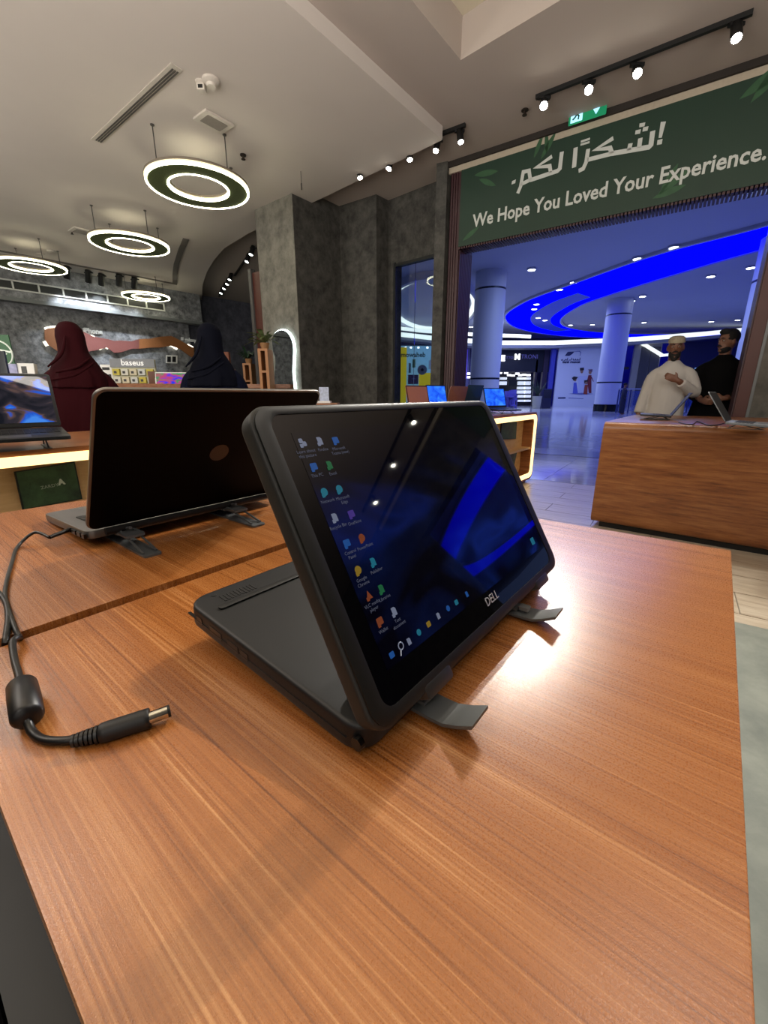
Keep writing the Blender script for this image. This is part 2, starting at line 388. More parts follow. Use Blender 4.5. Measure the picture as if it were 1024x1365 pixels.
# pillar by the door (concrete) and plum jamb
pj = MB().prism([q1.xy, q2.xy, (q2-FN*.5).xy, (q1-FN*.5).xy], 0, ZH)
struct('wall_door_pillar', pj, M_cem)
jl0 = F(595.5, 400); jl1 = F(616, 331)
def ribs(mb, P, d, n, wtot, z0, z1, pitch, depth=.012):
    k = int(wtot/pitch)
    for i in range(k):
        a = P+d*(i*pitch+pitch*.15); b = P+d*(i*pitch+pitch*.75)
        mb.prism([a.xy, b.xy, (b+n*depth).xy, (a+n*depth).xy], z0, z1)
zb0 = F(614.5, 331).z; zt_ = F(614.5, 228.5).z; zb1 = F(1024, 242).z
zban = (zb0+zb1)/2; ztp = (zt_+F(1024, 100).z)/2
uj0 = (jl0-T0).dot(FD); ujL = (F(614.5, 300)-T0).dot(FD)
RJ = F(975.7, 547); RJ2 = F(1014.5, 400); ujR = ((RJ+RJ2)/2-T0).dot(FD)
REV = -FN          # outwards
dfm = struct('door_1', MB().prism([(T0+FD*uj0).xy, (T0+FD*ujL-FD*.02).xy, (T0+FD*(ujL-.02)+REV*.45).xy, (T0+FD*uj0+REV*.45).xy], 0, ZH), M_rib)
rb = MB(); ribs(rb, T0+FD*(uj0+.01)+FN*.0, FD, FN, ujL-uj0-.03, 0, ZH, .034, .014)
ribs(rb, T0+FD*(ujL-.02)+REV*.02, REV, FD, .42, 0, zban, .034, .014)
tag(rb.build('ribs', M_rib, dfm), None, None, None, 'stuff')
# door head: soffit and ribbed strip beneath the banner, beige wall over it
hd = MB(); hd.prism([(T0+FD*(ujL-.02)+FN*.0).xy, (T0+FD*(ujR+.02)).xy, (T0+FD*(ujR+.02)+REV*.24).xy, (T0+FD*(ujL-.02)+REV*.24).xy], zban+.03, ZH)
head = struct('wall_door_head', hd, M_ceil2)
hr = MB(); n_ = int((ujR-ujL)/.034)
for i in range(n_):
    a = T0+FD*(ujL-.01+i*.034); b = a+FD*.022
    hr.prism([(a+FN*.02).xy, (b+FN*.02).xy, (b+REV*.22).xy, (a+REV*.22).xy], zban-.025, zban+.03)
tag(hr.build('ribs', M_rib, head), None, None, None, 'stuff')
sl_ = MB(); sl_.prism([(T0+FD*(uj0-.02)+FN*.06).xy, (T0+FD*6+FN*.06).xy, (T0+FD*6+FN*.03).xy, (T0+FD*(uj0-.02)+FN*.03).xy], ZH-.06, ZH-.001)
struct('trim_2', sl_, mat('shadow_gap', (38, 32, 28), .8))
sl2 = MB(); sl2.prism([(T0+FD*(uj0-.02)+FN*.03).xy, (T0+FD*6+FN*.03).xy, (T0+FD*6).xy, (T0+FD*(uj0-.02)).xy], ztp+.0, ZH-.061)
struct('trim_3', sl2, mat('beige_fascia', (176, 164, 146), .8))
# right jamb and pillar, then a second wide opening further right (out of frame)
jr = MB(); jr.prism([(T0+FD*ujR).xy, (T0+FD*(ujR+.10)).xy, (T0+FD*(ujR+.10)+REV*.40).xy, (T0+FD*ujR+REV*.40).xy], 0, ZH)
dr = struct('door_2', jr, M_brown)
rb = MB(); ribs(rb, T0+FD*ujR+REV*.02, REV, -FD, .38, 0, zban, .034, .014)
tag(rb.build('ribs', M_rib, dr), None, None, None, 'stuff')
lp = MB(); lp.prism([(T0+FD*(ujR+.10)+FN*.01).xy, (T0+FD*(ujR+.125)+FN*.01).xy, (T0+FD*(ujR+.125)+REV*.02).xy, (T0+FD*(ujR+.10)+REV*.02).xy], 0, ZH)
struct('trim_4', lp, M_alu)
pr = MB(); pr.prism([(T0+FD*(ujR+.125)).xy, (T0+FD*(ujR+1.8)).xy, (T0+FD*(ujR+1.8)+REV*.4).xy, (T0+FD*(ujR+.125)+REV*.4).xy], 0, ZH)
struct('wall_right', pr, plaster('mid_dark_cement', (72, 70, 64), (104, 100, 92)))
pr = MB(); pr.prism([(T0+FD*(ujR+3.9)).xy, (T0+FD*12).xy, (T0+FD*12+REV*.3).xy, (T0+FD*(ujR+3.9)+REV*.3).xy], 0, ZH)
pr.prism([(T0+FD*(ujR+1)).xy, (T0+FD*(ujR+5.6)).xy, (T0+FD*(ujR+5.6)+REV*.3).xy, (T0+FD*(ujR+1)+REV*.3).xy], 3.0, ZH)
struct('wall_front_right', pr, M_cem)
# fascia from high ceiling outside down to the mall ceiling, so no light leaks
of = MB(); P0 = T0+REV*.25
of.prism([(P0-FD*2).xy, (P0+FD*30).xy, (P0+FD*30+REV*.2).xy, (P0-FD*2+REV*.2).xy], ZH-.02, 6.95)
struct('wall_mall_fascia', of, M_ceil2)
bk = MB(); bk.prism([cl(-14, 15.9).xy, cl(12, 15.9).xy, cl(12, 16).xy, cl(-14, 16).xy], 0, ZH+.6)
struct('wall_rear', bk, M_cem)
bk = MB(); bk.prism([cl(11.9, 0).xy, cl(12, 0).xy, cl(12, 16).xy, cl(11.9, 16).xy], 0, ZH+.6)
struct('wall_side', bk, M_cem)
# wall with the display signs, far wall and closing walls on the left
dw0 = atz(0, 345, ZL); dw1 = atz(233, 387, ZL); DW = (dw1-dw0); DW.z = 0; DW.normalize(); DN = Vector((DW.y, -DW.x, 0))   # towards the room
SOF = .35
wp = dw0 - DN*SOF
a = wp - DW*7; b = Vector((-5.45, 12.75, 0)); b = wp + DW*((b-wp).dot(DW))
struct('wall_left', MB().prism([a.xy, b.xy, (b-DN*.2).xy, (a-DN*.2).xy], 0, ZH), M_cemb)
def DWp(px, py, off=0): return atp(px, py, wp+DN*off, DN)
fw0 = atz(271, 394, ZH); fw1 = atz(332, 404, ZH); fd = (fw1-fw0).normalized(); fe = fw1+fd*3.5
struct('wall_far', MB().prism([(fw0-fd*.8).xy, fe.xy, (fe+Vector((-.2, .2, 0))).xy, (fw0-fd*.8+Vector((-.2, .2, 0))).xy], 0, ZH), plaster('blue_grey_cement', (54, 56, 66), (92, 94, 108)))  # blue light falling on this wall is painted into the plaster colour
struct('wall_close', MB().prism([fe.xy, (-1.2, 9), (-1.0, 9.1), (fe+Vector((.2, .3, 0))).xy], 0, ZH), M_cem)
struct('wall_left_end', MB().prism([(a+Vector((0, 0, 0))).xy, (-14, -8), (-14.2, -8), (a-DN*.2+Vector((-.3, 0, 0))).xy], 0, ZH), M_cem)
# soffit over the display wall: carries the air grille
sz = atp(150, 417, dw0, DN).z
s0_ = dw0-DW*7; s1_ = dw0+DW*((DWp(262, 430)-dw0).dot(DW))
struct('wall_soffit', MB().prism([s0_.xy, s1_.xy, (s1_-DN*(SOF-.001)).xy, (s0_-DN*(SOF-.001)).xy], sz, ZL), M_cemb)
def S(px, py): return atp(px, py, dw0+DN*.01, DN)
# ledge lip at soffit bottom
lpz = MB(); lpz.prism([(s0_+DN*.05).xy, (s1_+DN*.05).xy, (s1_-DN*.01).xy, (s0_-DN*.01).xy], sz-.02, sz+.05)
struct('trim_5', lpz, mat('ledge_grey', (96, 100, 102), .5))
# brown door panel and grey post at the pillar's left, header above
pw = (c0-c1).normalized()
g0 = c0+pw*.012; g1 = c0+pw*.20; g2 = c0+pw*.27
zz = atp(343, 362, c0, Vector((-pw.y, pw.x, 0))).z
bp_ = MB().prism([g0.xy, g1.xy, (g1+AD*.05).xy, (g0+AD*.05).xy], 0, zz)
struct('door_3', bp_, M_brown)
struct('trim_6', MB().prism([(g1-AD*.03).xy, (g2-AD*.03).xy, (g2+AD*.06).xy, (g1+AD*.06).xy], 0, zz+.06), mat('grey_door_post', (70, 68, 68), .5))
struct('wall_side_return', MB().prism([g0.xy, (g0+AD*.05).xy, (-1.2, 9), (-1.15, 9)], 0, zz), M_cem)
# ================================================================== NEAR DISPLAY TABLE (two halves with a cable gap)
TZ = .90
MT = frame((0, 0, 0), AD, BD, (0, 0, 1))
def TA(a, b, z): return AD*a + BD*b + Vector((0, 0, z))
def near_loc(a, b): p = TA(a, b, 0); return (p.x, p.y, 0)
t = thing('display_table', 'near half of the wood-topped display table, holding the tilted touchscreen laptop', 'table', near_loc(.35, .2), AZ)
MB().prism([(.004, -.30), (.004, .432), (.667, .432), (.691, -.04), (.71, -.30)][0:0] or [(.005, -.044), (.004, .432), (.667, .432), (.691, -.041)], TZ-.022, TZ).build('tabletop', M_wood, t, bevel=.0012, M=MT)
MB().box(-.012, .66, -.02, .425, TZ-.06, TZ-.0225).build('apron', M_dark, t, M=MT)
MB().box(.06, .62, .02, .42, .05, TZ-.06).build('cabinet_body', mat('charcoal_laminate', (30, 31, 33), .5), t, M=MT)
MB().box(.0, .66, .0, .43, 0, .05).build('base_plinth', M_blk, t, M=MT)
t = thing('display_table', 'farther half of the display table, beyond the narrow cable gap, under the silver laptop', 'table', near_loc(.35, .7), AZ)
MB().prism([(.004, .448), (.004, .965), (.655, .93), (.667, .448)], TZ-.022, TZ).build('tabletop', M_wood, t, bevel=.0012, M=MT)
MB().box(-.012, .66, .452, .93, TZ-.06, TZ-.0225).build('apron', mat('wood_apron', (120, 74, 42), .5), t, M=MT)
MB().box(.06, .62, .46, .90, .05, TZ-.06).build('cabinet_body', mat('charcoal_laminate', (30, 31, 33), .5), t, M=MT)
MB().box(.0, .66, .455, .93, 0, .05).build('base_plinth', M_blk, t, M=MT)

# ================================================================== MAIN LAPTOP (convertible in stand pose)
W_ = .303; HL = .1966
BLp = Vector((-.0027, .1762, CAMH-.1767))
lx = Vector((.629, .777, 0)).normalized(); lb = Vector((-lx.y, lx.x, 0))
lu = Vector((-.371, .323, .870)); lu = (lu - lx*lu.dot(lx)).normalized(); ln = lx.cross(lu).normalized()
ML = frame(BLp, lx, lu, ln)
def LH(px, py):
    p = atp(px, py, BLp, ln); d = p-BLp; return d.dot(lx), d.dot(lu)
M_rub = mat('dark_rubber_shell', (34, 35, 34), .55, var=.08, vscale=400, bump=.05)
M_rub2 = mat('dark_bezel_plastic', (24, 25, 24), .42, var=.06)
M_base = mat('matte_base_cover', (18, 19, 21), .5, var=.08, vscale=300)
lap = thing('laptop', 'dark touchscreen laptop standing folded back, its blue desktop screen facing the camera', 'laptop', near_loc(.288, .16), AZ)
lid = MB().prism(rrect(0, W_, 0, HL, .014, 8), -.0135, -.001).build('lid', M_rub, lap, bevel=.003, seg=3, M=ML)
def child(mb, name, m, parent, M=None, **k):
    return mb.build(name, m, parent, M=M, **k)
# bezel ring
g0_, g1_, g2_, g3_ = LH(354, 553), LH(640, 541), LH(734, 746), LH(517, 952)
gx0 = (g0_[0]+g3_[0])/2; gx1 = (g1_[0]+g2_[0])/2; gy0 = (g2_[1]+g3_[1])/2; gy1 = (g0_[1]+g1_[1])/2
gx0 = max(.004, min(.014, gx0)); gx1 = min(W_-.004, max(W_-.014, gx1)); gy0 = max(.008, min(.03, gy0)); gy1 = min(HL-.003, max(HL-.012, gy1))
ro = rrect(.002, W_-.002, .002, HL-.002, .013, 8); ri = rrect(gx0, gx1, gy0, gy1, .009, 8); N_ = len(ro)
bz = MB(); bz.loft([[(p[0], p[1], -.002) for p in ro], [(p[0], p[1], .0003) for p in ro], [(p[0]*.6+q[0]*.4, p[1]*.6+q[1]*.4, .0012) for p, q in zip(ro, ri)], [(p[0], p[1], .0006) for p in ri], [(p[0], p[1], -.002) for p in ri]], cap=False)
bz.build('bezel', M_rub2, lap, smooth=True, M=ML)
M_scr = bpy.data.materials.new('glossy_screen_glass'); M_scr.use_nodes = True
_b = M_scr.node_tree.nodes['Principled BSDF']; _b.inputs['Base Color'].default_value = (.002, .002, .003, 1); _b.inputs['Roughness'].default_value = .02; _b.inputs['Specular IOR Level'].default_value = .62
MB().prism(rrect(gx0, gx1, gy0, gy1, .009, 8), -.003, .0).build('screen_glass', M_scr, lap, M=ML)
def wall_mat(name, kind='dune', strength=1.0, cols=None, rough=.03):
    m = bpy.data.materials.new(name); m.use_nodes = True; nt = m.node_tree; b = nt.nodes['Principled BSDF']; L = nt.links.new
    uv = nt.nodes.new('ShaderNodeUVMap'); mp = nt.nodes.new('ShaderNodeMapping'); L(uv.outputs[0], mp.inputs[0])
    b.inputs['Base Color'].default_value = (.002, .002, .003, 1); b.inputs['Roughness'].default_value = rough; b.inputs['Specular IOR Level'].default_value = .62
    if kind == 'dune':
        mp.inputs['Rotation'].default_value = (0, 0, .5); mp.inputs['Location'].default_value = (.3, .7, 0)
        n = nt.nodes.new('ShaderNodeTexNoise'); n.inputs['Scale'].default_value = 1.7; n.inputs['Detail'].default_value = 2; n.inputs['Distortion'].default_value = 1.6
        L(mp.outputs[0], n.inputs['Vector'])
        r = ramp(nt, cols or [(.40, (0, 0, 4)), (.52, (2, 8, 34)), (.60, (6, 20, 72)), (.66, (2, 6, 26))]); L(n.outputs['Fac'], r.inputs[0])
        sp = nt.nodes.new('ShaderNodeSeparateXYZ'); L(uv.outputs[0], sp.inputs[0])
        mr = nt.nodes.new('ShaderNodeMapRange'); mr.inputs[1].default_value = .85; mr.inputs[2].default_value = .30; L(sp.outputs[1], mr.inputs[0])
        mx = nt.nodes.new('ShaderNodeMix'); mx.data_type = 'RGBA'; mx.inputs[6].default_value = (0, 0, .001, 1); L(mr.outputs[0], mx.inputs[0]); L(r.outputs[0], mx.inputs[7])
        L(mx.outputs[2], b.inputs['Emission Color'])
    else:
        n = nt.nodes.new('ShaderNodeTexNoise'); n.inputs['Scale'].default_value = 2.2; n.inputs['Detail'].default_value = 3; n.inputs['Distortion'].default_value = 1.0
        L(mp.outputs[0], n.inputs['Vector'])
        r = ramp(nt, cols); 
        if kind == 'sharp': r.color_ramp.interpolation = 'CONSTANT'
        L(n.outputs['Fac'], r.inputs[0]); L(r.outputs[0], b.inputs['Emission Color'])
    b.inputs['Emission Strength'].default_value = strength
    return m
def screen_quad(name, M, x0, x1, y0, y1, z, m, parent):
    mb = MB().add([(x0, y0, z), (x1, y0, z), (x1, y1, z), (x0, y1, z)], [(0, 1, 2, 3)]); me = mb.mesh(name, m)
    uv = me.uv_layers.new(name='UVMap')
    for li, c in enumerate([(0, 0), (1, 0), (1, 1), (0, 1)]): uv.data[li].uv = c
    o = link(bpy.data.objects.new(name, me)); adopt(o, parent); o.matrix_basis = M; return o
ax0, ax1, ay0, ay1 = gx0+.012, gx1-.012, gy0+.018, gy1-.012
glass = [o for o in kids(lap) if o.name.startswith('screen_glass')][0]
screen_quad('desktop_wallpaper', ML, ax0, ax1, ay0, ay1, .0002, wall_mat('desktop_wallpaper', 'dune', 1.3), lap)
# desktop icons and captions (the lit desktop as it stands on the screen)
def em(name, c, s=.16): return mat(name, tuple(x*.35+1.2 for x in c), .1, emit=s, emit_col=c, var=0)
IC = {'b': em('icon_blue', (60, 140, 255)), 'g': em('icon_green', (60, 170, 110)), 'w': em('icon_white', (200, 215, 255)), 'p': em('icon_purple', (120, 90, 230)), 'o': em('icon_orange', (210, 110, 70)), 'y': em('icon_yellow', (230, 190, 70)), 'c': em('icon_cyan', (60, 190, 230))}
M_cap = em('caption_white', (170, 180, 215), .10)
icons = [(403, 590, 'w', 'Learn about\nthis picture', 's'), (426, 588, 'w', 'Firefox', 'd'), (447, 587, 'b', 'Microsoft\nTeams (new)', 'q'), (418, 622, 'b', 'This PC', 'q'), (439, 620, 'g', 'Excel', 'd'),
         (432, 656, 'c', 'Network', 'r'), (452, 652, 'c', 'Microsoft\nEdge', 'r'), (446, 690, 'w', 'Recycle Bin', 'd'), (468, 685, 'p', 'OneNote', 'q'), (462, 724, 'b', 'Control\nPanel', 'q'), (482, 717, 'o', 'PowerPoint', 'r'),
         (477, 760, 'y', 'Google\nChrome', 'r'), (497, 749, 'c', 'Publisher', 'd'), (491, 793, 'o', 'VLC media\nplayer', 't'), (508, 785, 'g', 'Libraries', 'd'), (506, 828, 'o', 'Wallet', 'q'), (525, 815, 'w', 'Text\ndocument', 'd'),
         (522, 873, 'b', '', 'q'), (545, 855, 'w', '', 'd'), (558, 843, 'c', '', 'r'), (571, 832, 'y', '', 'q'), (584, 821, 'w', '', 'd'), (597, 811, 'b', '', 'r'), (608, 803, 'c', '', 'q'), (622, 792, 'b', '', 'd')]
for px, py, c, cap, shp in icons:
    u, v = LH(px, py); s = .0026 if cap else .0021
    mb = MB()
    if shp == 'r':
        ring = [(u+s*math.cos(2*PI*i/16), v+s*math.sin(2*PI*i/16)) for i in range(16)]; mb.prism(ring, .0003, .0004)
    elif shp == 't': mb.prism([(u-s, v-s), (u+s, v-s), (u, v+s)], .0003, .0004)
    elif shp == 'd': mb.prism([(u-s*.75, v-s), (u+s*.75, v-s), (u+s*.75, v+s*.6), (u+s*.3, v+s), (u-s*.75, v+s)], .0003, .0004)
    elif shp == 's': mb.prism(rrect(u-s, u+s*.2, v-s*.2, v+s, s*.3, 2), .0003, .0004); mb.prism(rrect(u-s*.2, u+s, v-s, v+s*.2, s*.3, 2), .0003, .0004)
    else: mb.prism(rrect(u-s, u+s, v-s*.85, v+s*.85, s*.3, 2), .0003, .0004)
    if cap: mb.prism(rrect(u-s*1.1, u-s*.2, v-s*1.3, v-s*.4, s*.1, 1), .0004, .0005)
    o = mb.build('desktop_icon', IC[c], lap, M=ML)
    if cap: 
        tt_ = text('icon_caption', cap, M_cap, lap, Matrix.Translation((u, v-s*2.6, .0003)), .0030, ext=.00002, align='CENTER'); tt_.matrix_basis = ML
u, v = LH(534, 861); mb = MB(); 
mb.tube([(u+.0022*math.cos(2*PI*i/12), v+.0022*math.sin(2*PI*i/12), .0004) for i in range(13)], .0004, 4); mb.tube([(u-.0012, v-.002, .0004), (u-.003, v-.005, .0004)], .0004, 4)
mb.build('search_icon', IC['w'], lap, M=ML)
u, v = LH(710, 722)
MB().prism(rrect(u-.004, u+.004, v-.003, v+.004, .001, 2), .0003, .0004).build('tray_widget', IC['c'], lap, M=ML)
u, v = LH(655, 797); 
lg = text('screen_logo', 'DELL', mat('logo_silver', (200, 200, 205), .35, .3), lap, Matrix.Translation((u-.0105, v-.0035, .0003)), .0095, width=.021, ext=.0001, bold=0); lg.matrix_basis = ML
# hinges on the lower edge
for hx in (.045, .235):
    hb = MB(); hb.prism(rrect(hx, hx+.030, -.0035, .006, .0025, 3), -.012, .0012)
    hb.build('hinge', mat('hinge_metal', (92, 93, 94), .35, .8), lap, bevel=.0008, M=ML)
# base: bottom cover faces up
be = math.radians(5.0); bd = (lb*math.cos(be)+Vector((0, 0, 1))*math.sin(be)).normalized(); bn = lx.cross(bd).normalized()
B0 = BLp + Vector((0, 0, -.0015)) - ln*.004 
MBs = frame(B0, lx, bd, bn)
base = MB().prism(rrect(0, W_, .008, .203, .016, 8), -.0185, 0).build('base', M_base, lap, bevel=.0035, seg=3, M=MBs)
MB().prism(rrect(.012, W_-.012, .17, .176, .0025, 3), 0, .0016).build('rubber_foot', M_blk, lap, bevel=.0006, M=MBs)
MB().prism(rrect(.012, .045, .008, .034, .004, 4), 0, .006).build('hinge_cover', M_base, lap, bevel=.0015, M=MBs)
for i in range(10):
    MB().box(.022+i*.0032, .0235+i*.0032, .180, .190, -.0002, .0004).build('vent_slot', M_blk, lap, M=MBs)
for y0, y1, nm in ((.178, .186, 'lock_slot'), (.150, .166, 'ethernet_port'), (.128, .142, 'usb_port'), (.116, .125, 'usb_port')):
    MB().box(-.0004, .002, y0, y1, -.012, -.006).build(nm, mat('port_black', (6, 6, 7), .3), lap, M=MBs)
pj_ = MB().cyl((-.0006, .012, -.009), (.003, .012, -.009), .004, seg=14).build('power_jack', mat('port_black', (6, 6, 7), .3), lap, M=MBs)
MB().box(-.0005, .002, .02, .20, -.0105, -.0098).build('seam_line', M_blk, lap, M=MBs)
scw = [(.02, .195), (.282, .195), (.02, .03), (.282, .03)]
for x, y in scw: MB().cyl((x, y, -.001), (x, y, .0004), .0022, seg=10).build('screw', M_blk, lap, M=MBs)

# folding riser under it: two rails with hooked front ends
def riser(label, ox, xs, y_front, y_back, zr, M_of, back=True):
    r = thing('laptop_riser', label, 'laptop stand', near_loc(*ox), AZ)
    for x in xs:
        w2 = .011
        prof = [(y_front+.075, .002), (y_front+.022, .0025), (y_front+.014, .003), (y_front+.004, .007), (y_front-.006, .0125)]
        mb = MB(); rings = []
        for (y, z) in prof: rings.append([(x-w2, y, z), (x+w2, y, z), (x+w2, y, z+.0028), (x-w2, y, z+.0028)])
        mb.loft(rings).build('hook', M_alu, r, bevel=.0006, M=M_of)
        MB().prism(rrect(x-w2*.9, x+w2*.9, y_front+.07, y_back, .004, 3), .0006, .0030).build('base_rail', M_alu, r, M=M_of)
        mb = MB(); mb.loft([[(x-.006, y_front+.03, .006), (x+.006, y_front+.03, .006), (x+.006, y_front+.03, .0085), (x-.006, y_front+.03, .0085)], [(x-.006, y_back-.02, zr), (x+.006, y_back-.02, zr), (x+.006, y_back-.02, zr+.0025), (x-.006, y_back-.02, zr+.0025)]])
        mb.build('arm', M_alu, r, M=M_of)
    if back: MB().box(xs[0], xs[-1], y_back-.05, y_back-.04, .003, .0055).build('cross_bar', M_alu, r, M=M_of)
    return r
MR = frame((0, 0, TZ), AD, BD, (0, 0, 1))
ris = riser('folding grey metal riser under the touchscreen laptop, two hooked feet in front', (.28, .15), (.196, .352), .088, .26, .012, MR)
for x in (.352,):
    MB().prism(rrect(x-.004, x+.004, .108, .117, .001, 2), .007, .0105).build('latch', mat('latch_grey', (150, 150, 148), .4, .6), ris, M=MR)

# ================================================================== SECOND LAPTOP, seen from behind
L2W = .315
TL2 = Vector((-.294, .436, CAMH+.005)); BL2 = Vector((-.388, .511, CAMH-.172))
x2 = AD.copy(); u2 = (TL2-BL2); u2 = u2 - x2*u2.dot(x2); L2H = u2.length; u2.normalize(); n2 = x2.cross(u2).normalized()
M2 = frame(BL2, x2, u2, n2)
M_sil = mat('silver_lid_rim', (128, 124, 120), .35, .7, var=.04)
M_lidblk = mat('black_gloss_lid', (9, 5, 4), .4, spec=.04, var=.1)
lap2 = thing('laptop', 'slim silver laptop with a near-black lid back, on a raised stand beyond the cable gap', 'laptop', near_loc(.32, .66), AZ)
MB().prism(rrect(0, L2W, 0, L2H, .013, 8), -.0045, 0).build('lid', M_sil, lap2, bevel=.0012, M=M2)
MB().prism(rrect(.0028, L2W-.0028, .001, L2H-.0028, .011, 8), 0, .0008).build('lid_back', M_lidblk, lap2, M=M2)
pl = atp(292, 603, BL2, n2)-BL2; pu, pv = pl.dot(x2), pl.dot(u2)
MB().prism([(pu+.0145*math.cos(2*PI*i/32), pv+.0145*math.sin(2*PI*i/32)) for i in range(32)], .0008, .0011).build('round_logo', mat('brown_round_logo', (48, 30, 20), .3), lap2, M=M2)
MB().prism(rrect(.004, L2W-.004, .001, L2H-.004, .01, 6), -.0052, -.0044).build('screen', M_scr, lap2, M=M2)
b2d = (BD*math.cos(math.radians(3)) - Vector((0, 0, 1))*math.sin(math.radians(3))).normalized(); b2n = x2.cross(b2d).normalized()
MB2 = frame(BL2 + Vector((0, 0, -.003)), x2, b2d, b2n)
MB().prism(rrect(.002, L2W-.002, .010, .214, .012, 6), -.012, 0).build('base', mat('silver_base', (112, 110, 108), .4, .6), lap2, bevel=.003, seg=2, M=MB2)
kb = MB()
for i in range(14):
    for j in range(5): kb.box(.022+i*.0196, .0395+i*.0196, .035+j*.018, .051+j*.018, 0, .0016)
tag(kb.build('keys', M_blk, lap2, M=MB2), None, None, None, 'stuff')
MB().cyl((.02, -.004, -.002), (L2W-.02, -.004, -.002), .005, seg=12).build('hinge', mat('hinge_dark', (40, 38, 38), .4, .5), lap2, M=MB2)
for k, (y0, y1) in enumerate(((.014, .024), (.03, .044), (.05, .066), (.074, .082))):
    MB().box(-.0006, .003, y0, y1, -.010, -.004).build('side_port', mat('port_black', (6, 6, 7), .3), lap2, M=MB2)
# its riser: triangular scissor legs
r2 = thing('laptop_riser', 'taller folding metal stand lifting the silver laptop, thin scissor legs', 'laptop stand', near_loc(.3, .62), AZ)
for x in (.203, .363):
    h = .032
    MB().prism(rrect(x-.011, x+.011, .538, .70, .004, 3), .0004, .003).build('base_rail', M_alu, r2, M=MR)
    for s_ in (-.008, .008):
        MB().tube([(x+s_, .548, .004), (x+s_, .640, h-.006)], .0016, 6).build('scissor_leg', M_alu, r2, M=MR)
    MB().tube([(x, .70, .003), (x, .600, h-.006)], .0022, 6).build('brace', M_alu, r2, M=MR)
    MB().prism(rrect(x-.012, x+.012, .585, .62, .003, 3), h-.016, h-.0125).build('top_pad', M_alu, r2, M=MR)
    MB().prism(rrect(x-.010, x+.010, .62, .83, .003, 3), h-.0195, h-.0175).build('support_arm', M_alu, r2, M=MR)

# ================================================================== CHARGER CABLES
def smooth_path(pts, n=6):
    P = [Vector(p) for p in pts]; out = []
    for i in range(len(P)-1):
        p0 = P[max(i-1, 0)]; p1 = P[i]; p2 = P[i+1]; p3 = P[min(i+2, len(P)-1)]
        for k in range(n):
            t = k/n; out.append(.5*((2*p1)+(-p0+p2)*t+(2*p0-5*p1+4*p2-p3)*t*t+(-p0+3*p1-3*p2+p3)*t**3))
    return out+[P[-1]]
M_cab = mat('black_cable_rubber', (15, 15, 16), .38)
CR = .0026
ch = thing('charger_cable', 'black charging cable ending in a silver barrel plug, lying at the left of the table', 'cable', tuple(atz(120, 975, TZ)))
def tp(px, py, h=CR): return atz(px, py, TZ+h)
path = smooth_path([tp(30, 880, -.05), tp(27, 858, -.012), tp(25, 850, .004), tp(17, 856, .006), tp(19, 878), tp(25, 900), tp(29, 918)])
MB().tube(path, CR, 10).build('cable', M_cab, ch, smooth=True)
f0, f1 = tp(29, 913, .0085), tp(37, 957, .0085); fd_ = (f1-f0).normalized()
fc = MB(); prof = [(-.03, .003), (0, .0070), (.05, .0085), (.5, .0088), (.95, .0085), (1, .0070), (1.03, .003)]
LN = (f1-f0).length
fc.tube([f0+fd_*(LN*a) for a, r in prof], [r for a, r in prof], 20); fc.build('ferrite_bead', mat('ferrite_black', (20, 20, 22), .4), ch, smooth=True)
path = smooth_path([f1-fd_*.002, tp(38, 966, .005), tp(45, 978), tp(58, 986), tp(80, 988), tp(100, 986)])
MB().tube(path, CR, 10).build('cable', M_cab, ch, smooth=True)
s0p = tp(96, 988, .0045); s1p = tp(134, 978, .0048); s2p = tp(200, 957, .0058); s3p = tp(227, 947, .0058); dd = (s2p-s1p).normalized()
sr = MB(); LN = (s1p-s0p).length; d_ = (s1p-s0p).normalized()
for i in range(6): sr.cyl(s0p+d_*(LN*i/6), s0p+d_*(LN*(i+.62)/6), .0037+.0003*i, seg=14)
sr.cyl(s0p, s1p, .0031, seg=12); sr.build('strain_relief', M_cab, ch, smooth=True)
pb = MB(); LN = (s2p-s1p).length; pr_ = [(-.05, .004), (0, .0056), (.1, .0060), (.9, .0062), (.985, .0062), (1, .0058)]
pb.tube([s1p+dd*(LN*a) for a, r in pr_], [r for a, r in pr_], 20); pb.build('plug_body', mat('plug_black', (17, 17, 18), .5), ch, smooth=True)
dd3 = (s3p-s2p).normalized(); LN = (s3p-s2p).length
MB().tube([s2p-dd3*.001, s2p+dd3*LN*.86, s2p+dd3*LN*.88], [.0037, .0037, .0033], 20).build('barrel', mat('bright_nickel', (200, 196, 186), .18, 1), ch, smooth=True)
MB().tube([s2p+dd3*LN*.87, s2p+dd3*LN], [.0038, .0038], 20).build('barrel_tip', M_blk, ch, smooth=True)
ch2 = thing('charger_cable', 'thin black power cable plugged into the side of the silver laptop, dropping into the gap', 'cable', tuple(atz(20, 740, TZ)))
pe = MB2 @ Vector((-.001, .078, -.007)); po = MB2 @ Vector((-.026, .066, -.009))
MB().tube([pe, po], [.0030, .0026], 12).build('plug_body', M_cab, ch2, smooth=True)
path = smooth_path([po, tp(46, 710, .014), tp(24, 728), tp(16, 750), tp(9, 775), tp(7, 795), tp(14, 820), tp(22, 842), tp(27, 851, .002), tp(29, 862, -.03)])
MB().tube(path, .0021, 10).build('cable', M_cab, ch2, smooth=True)
ch3 = tag(MB().tube(smooth_path([tp(-40, 760), tp(-12, 782), tp(6, 800), tp(11, 820), tp(9, 842), tp(7, 858, .0), tp(6, 870, -.03)]), .0026, 10).build('power_cable', M_cab, None, smooth=True),
          'thicker black cable crossing in from the left edge and going down the gap', 'cable')
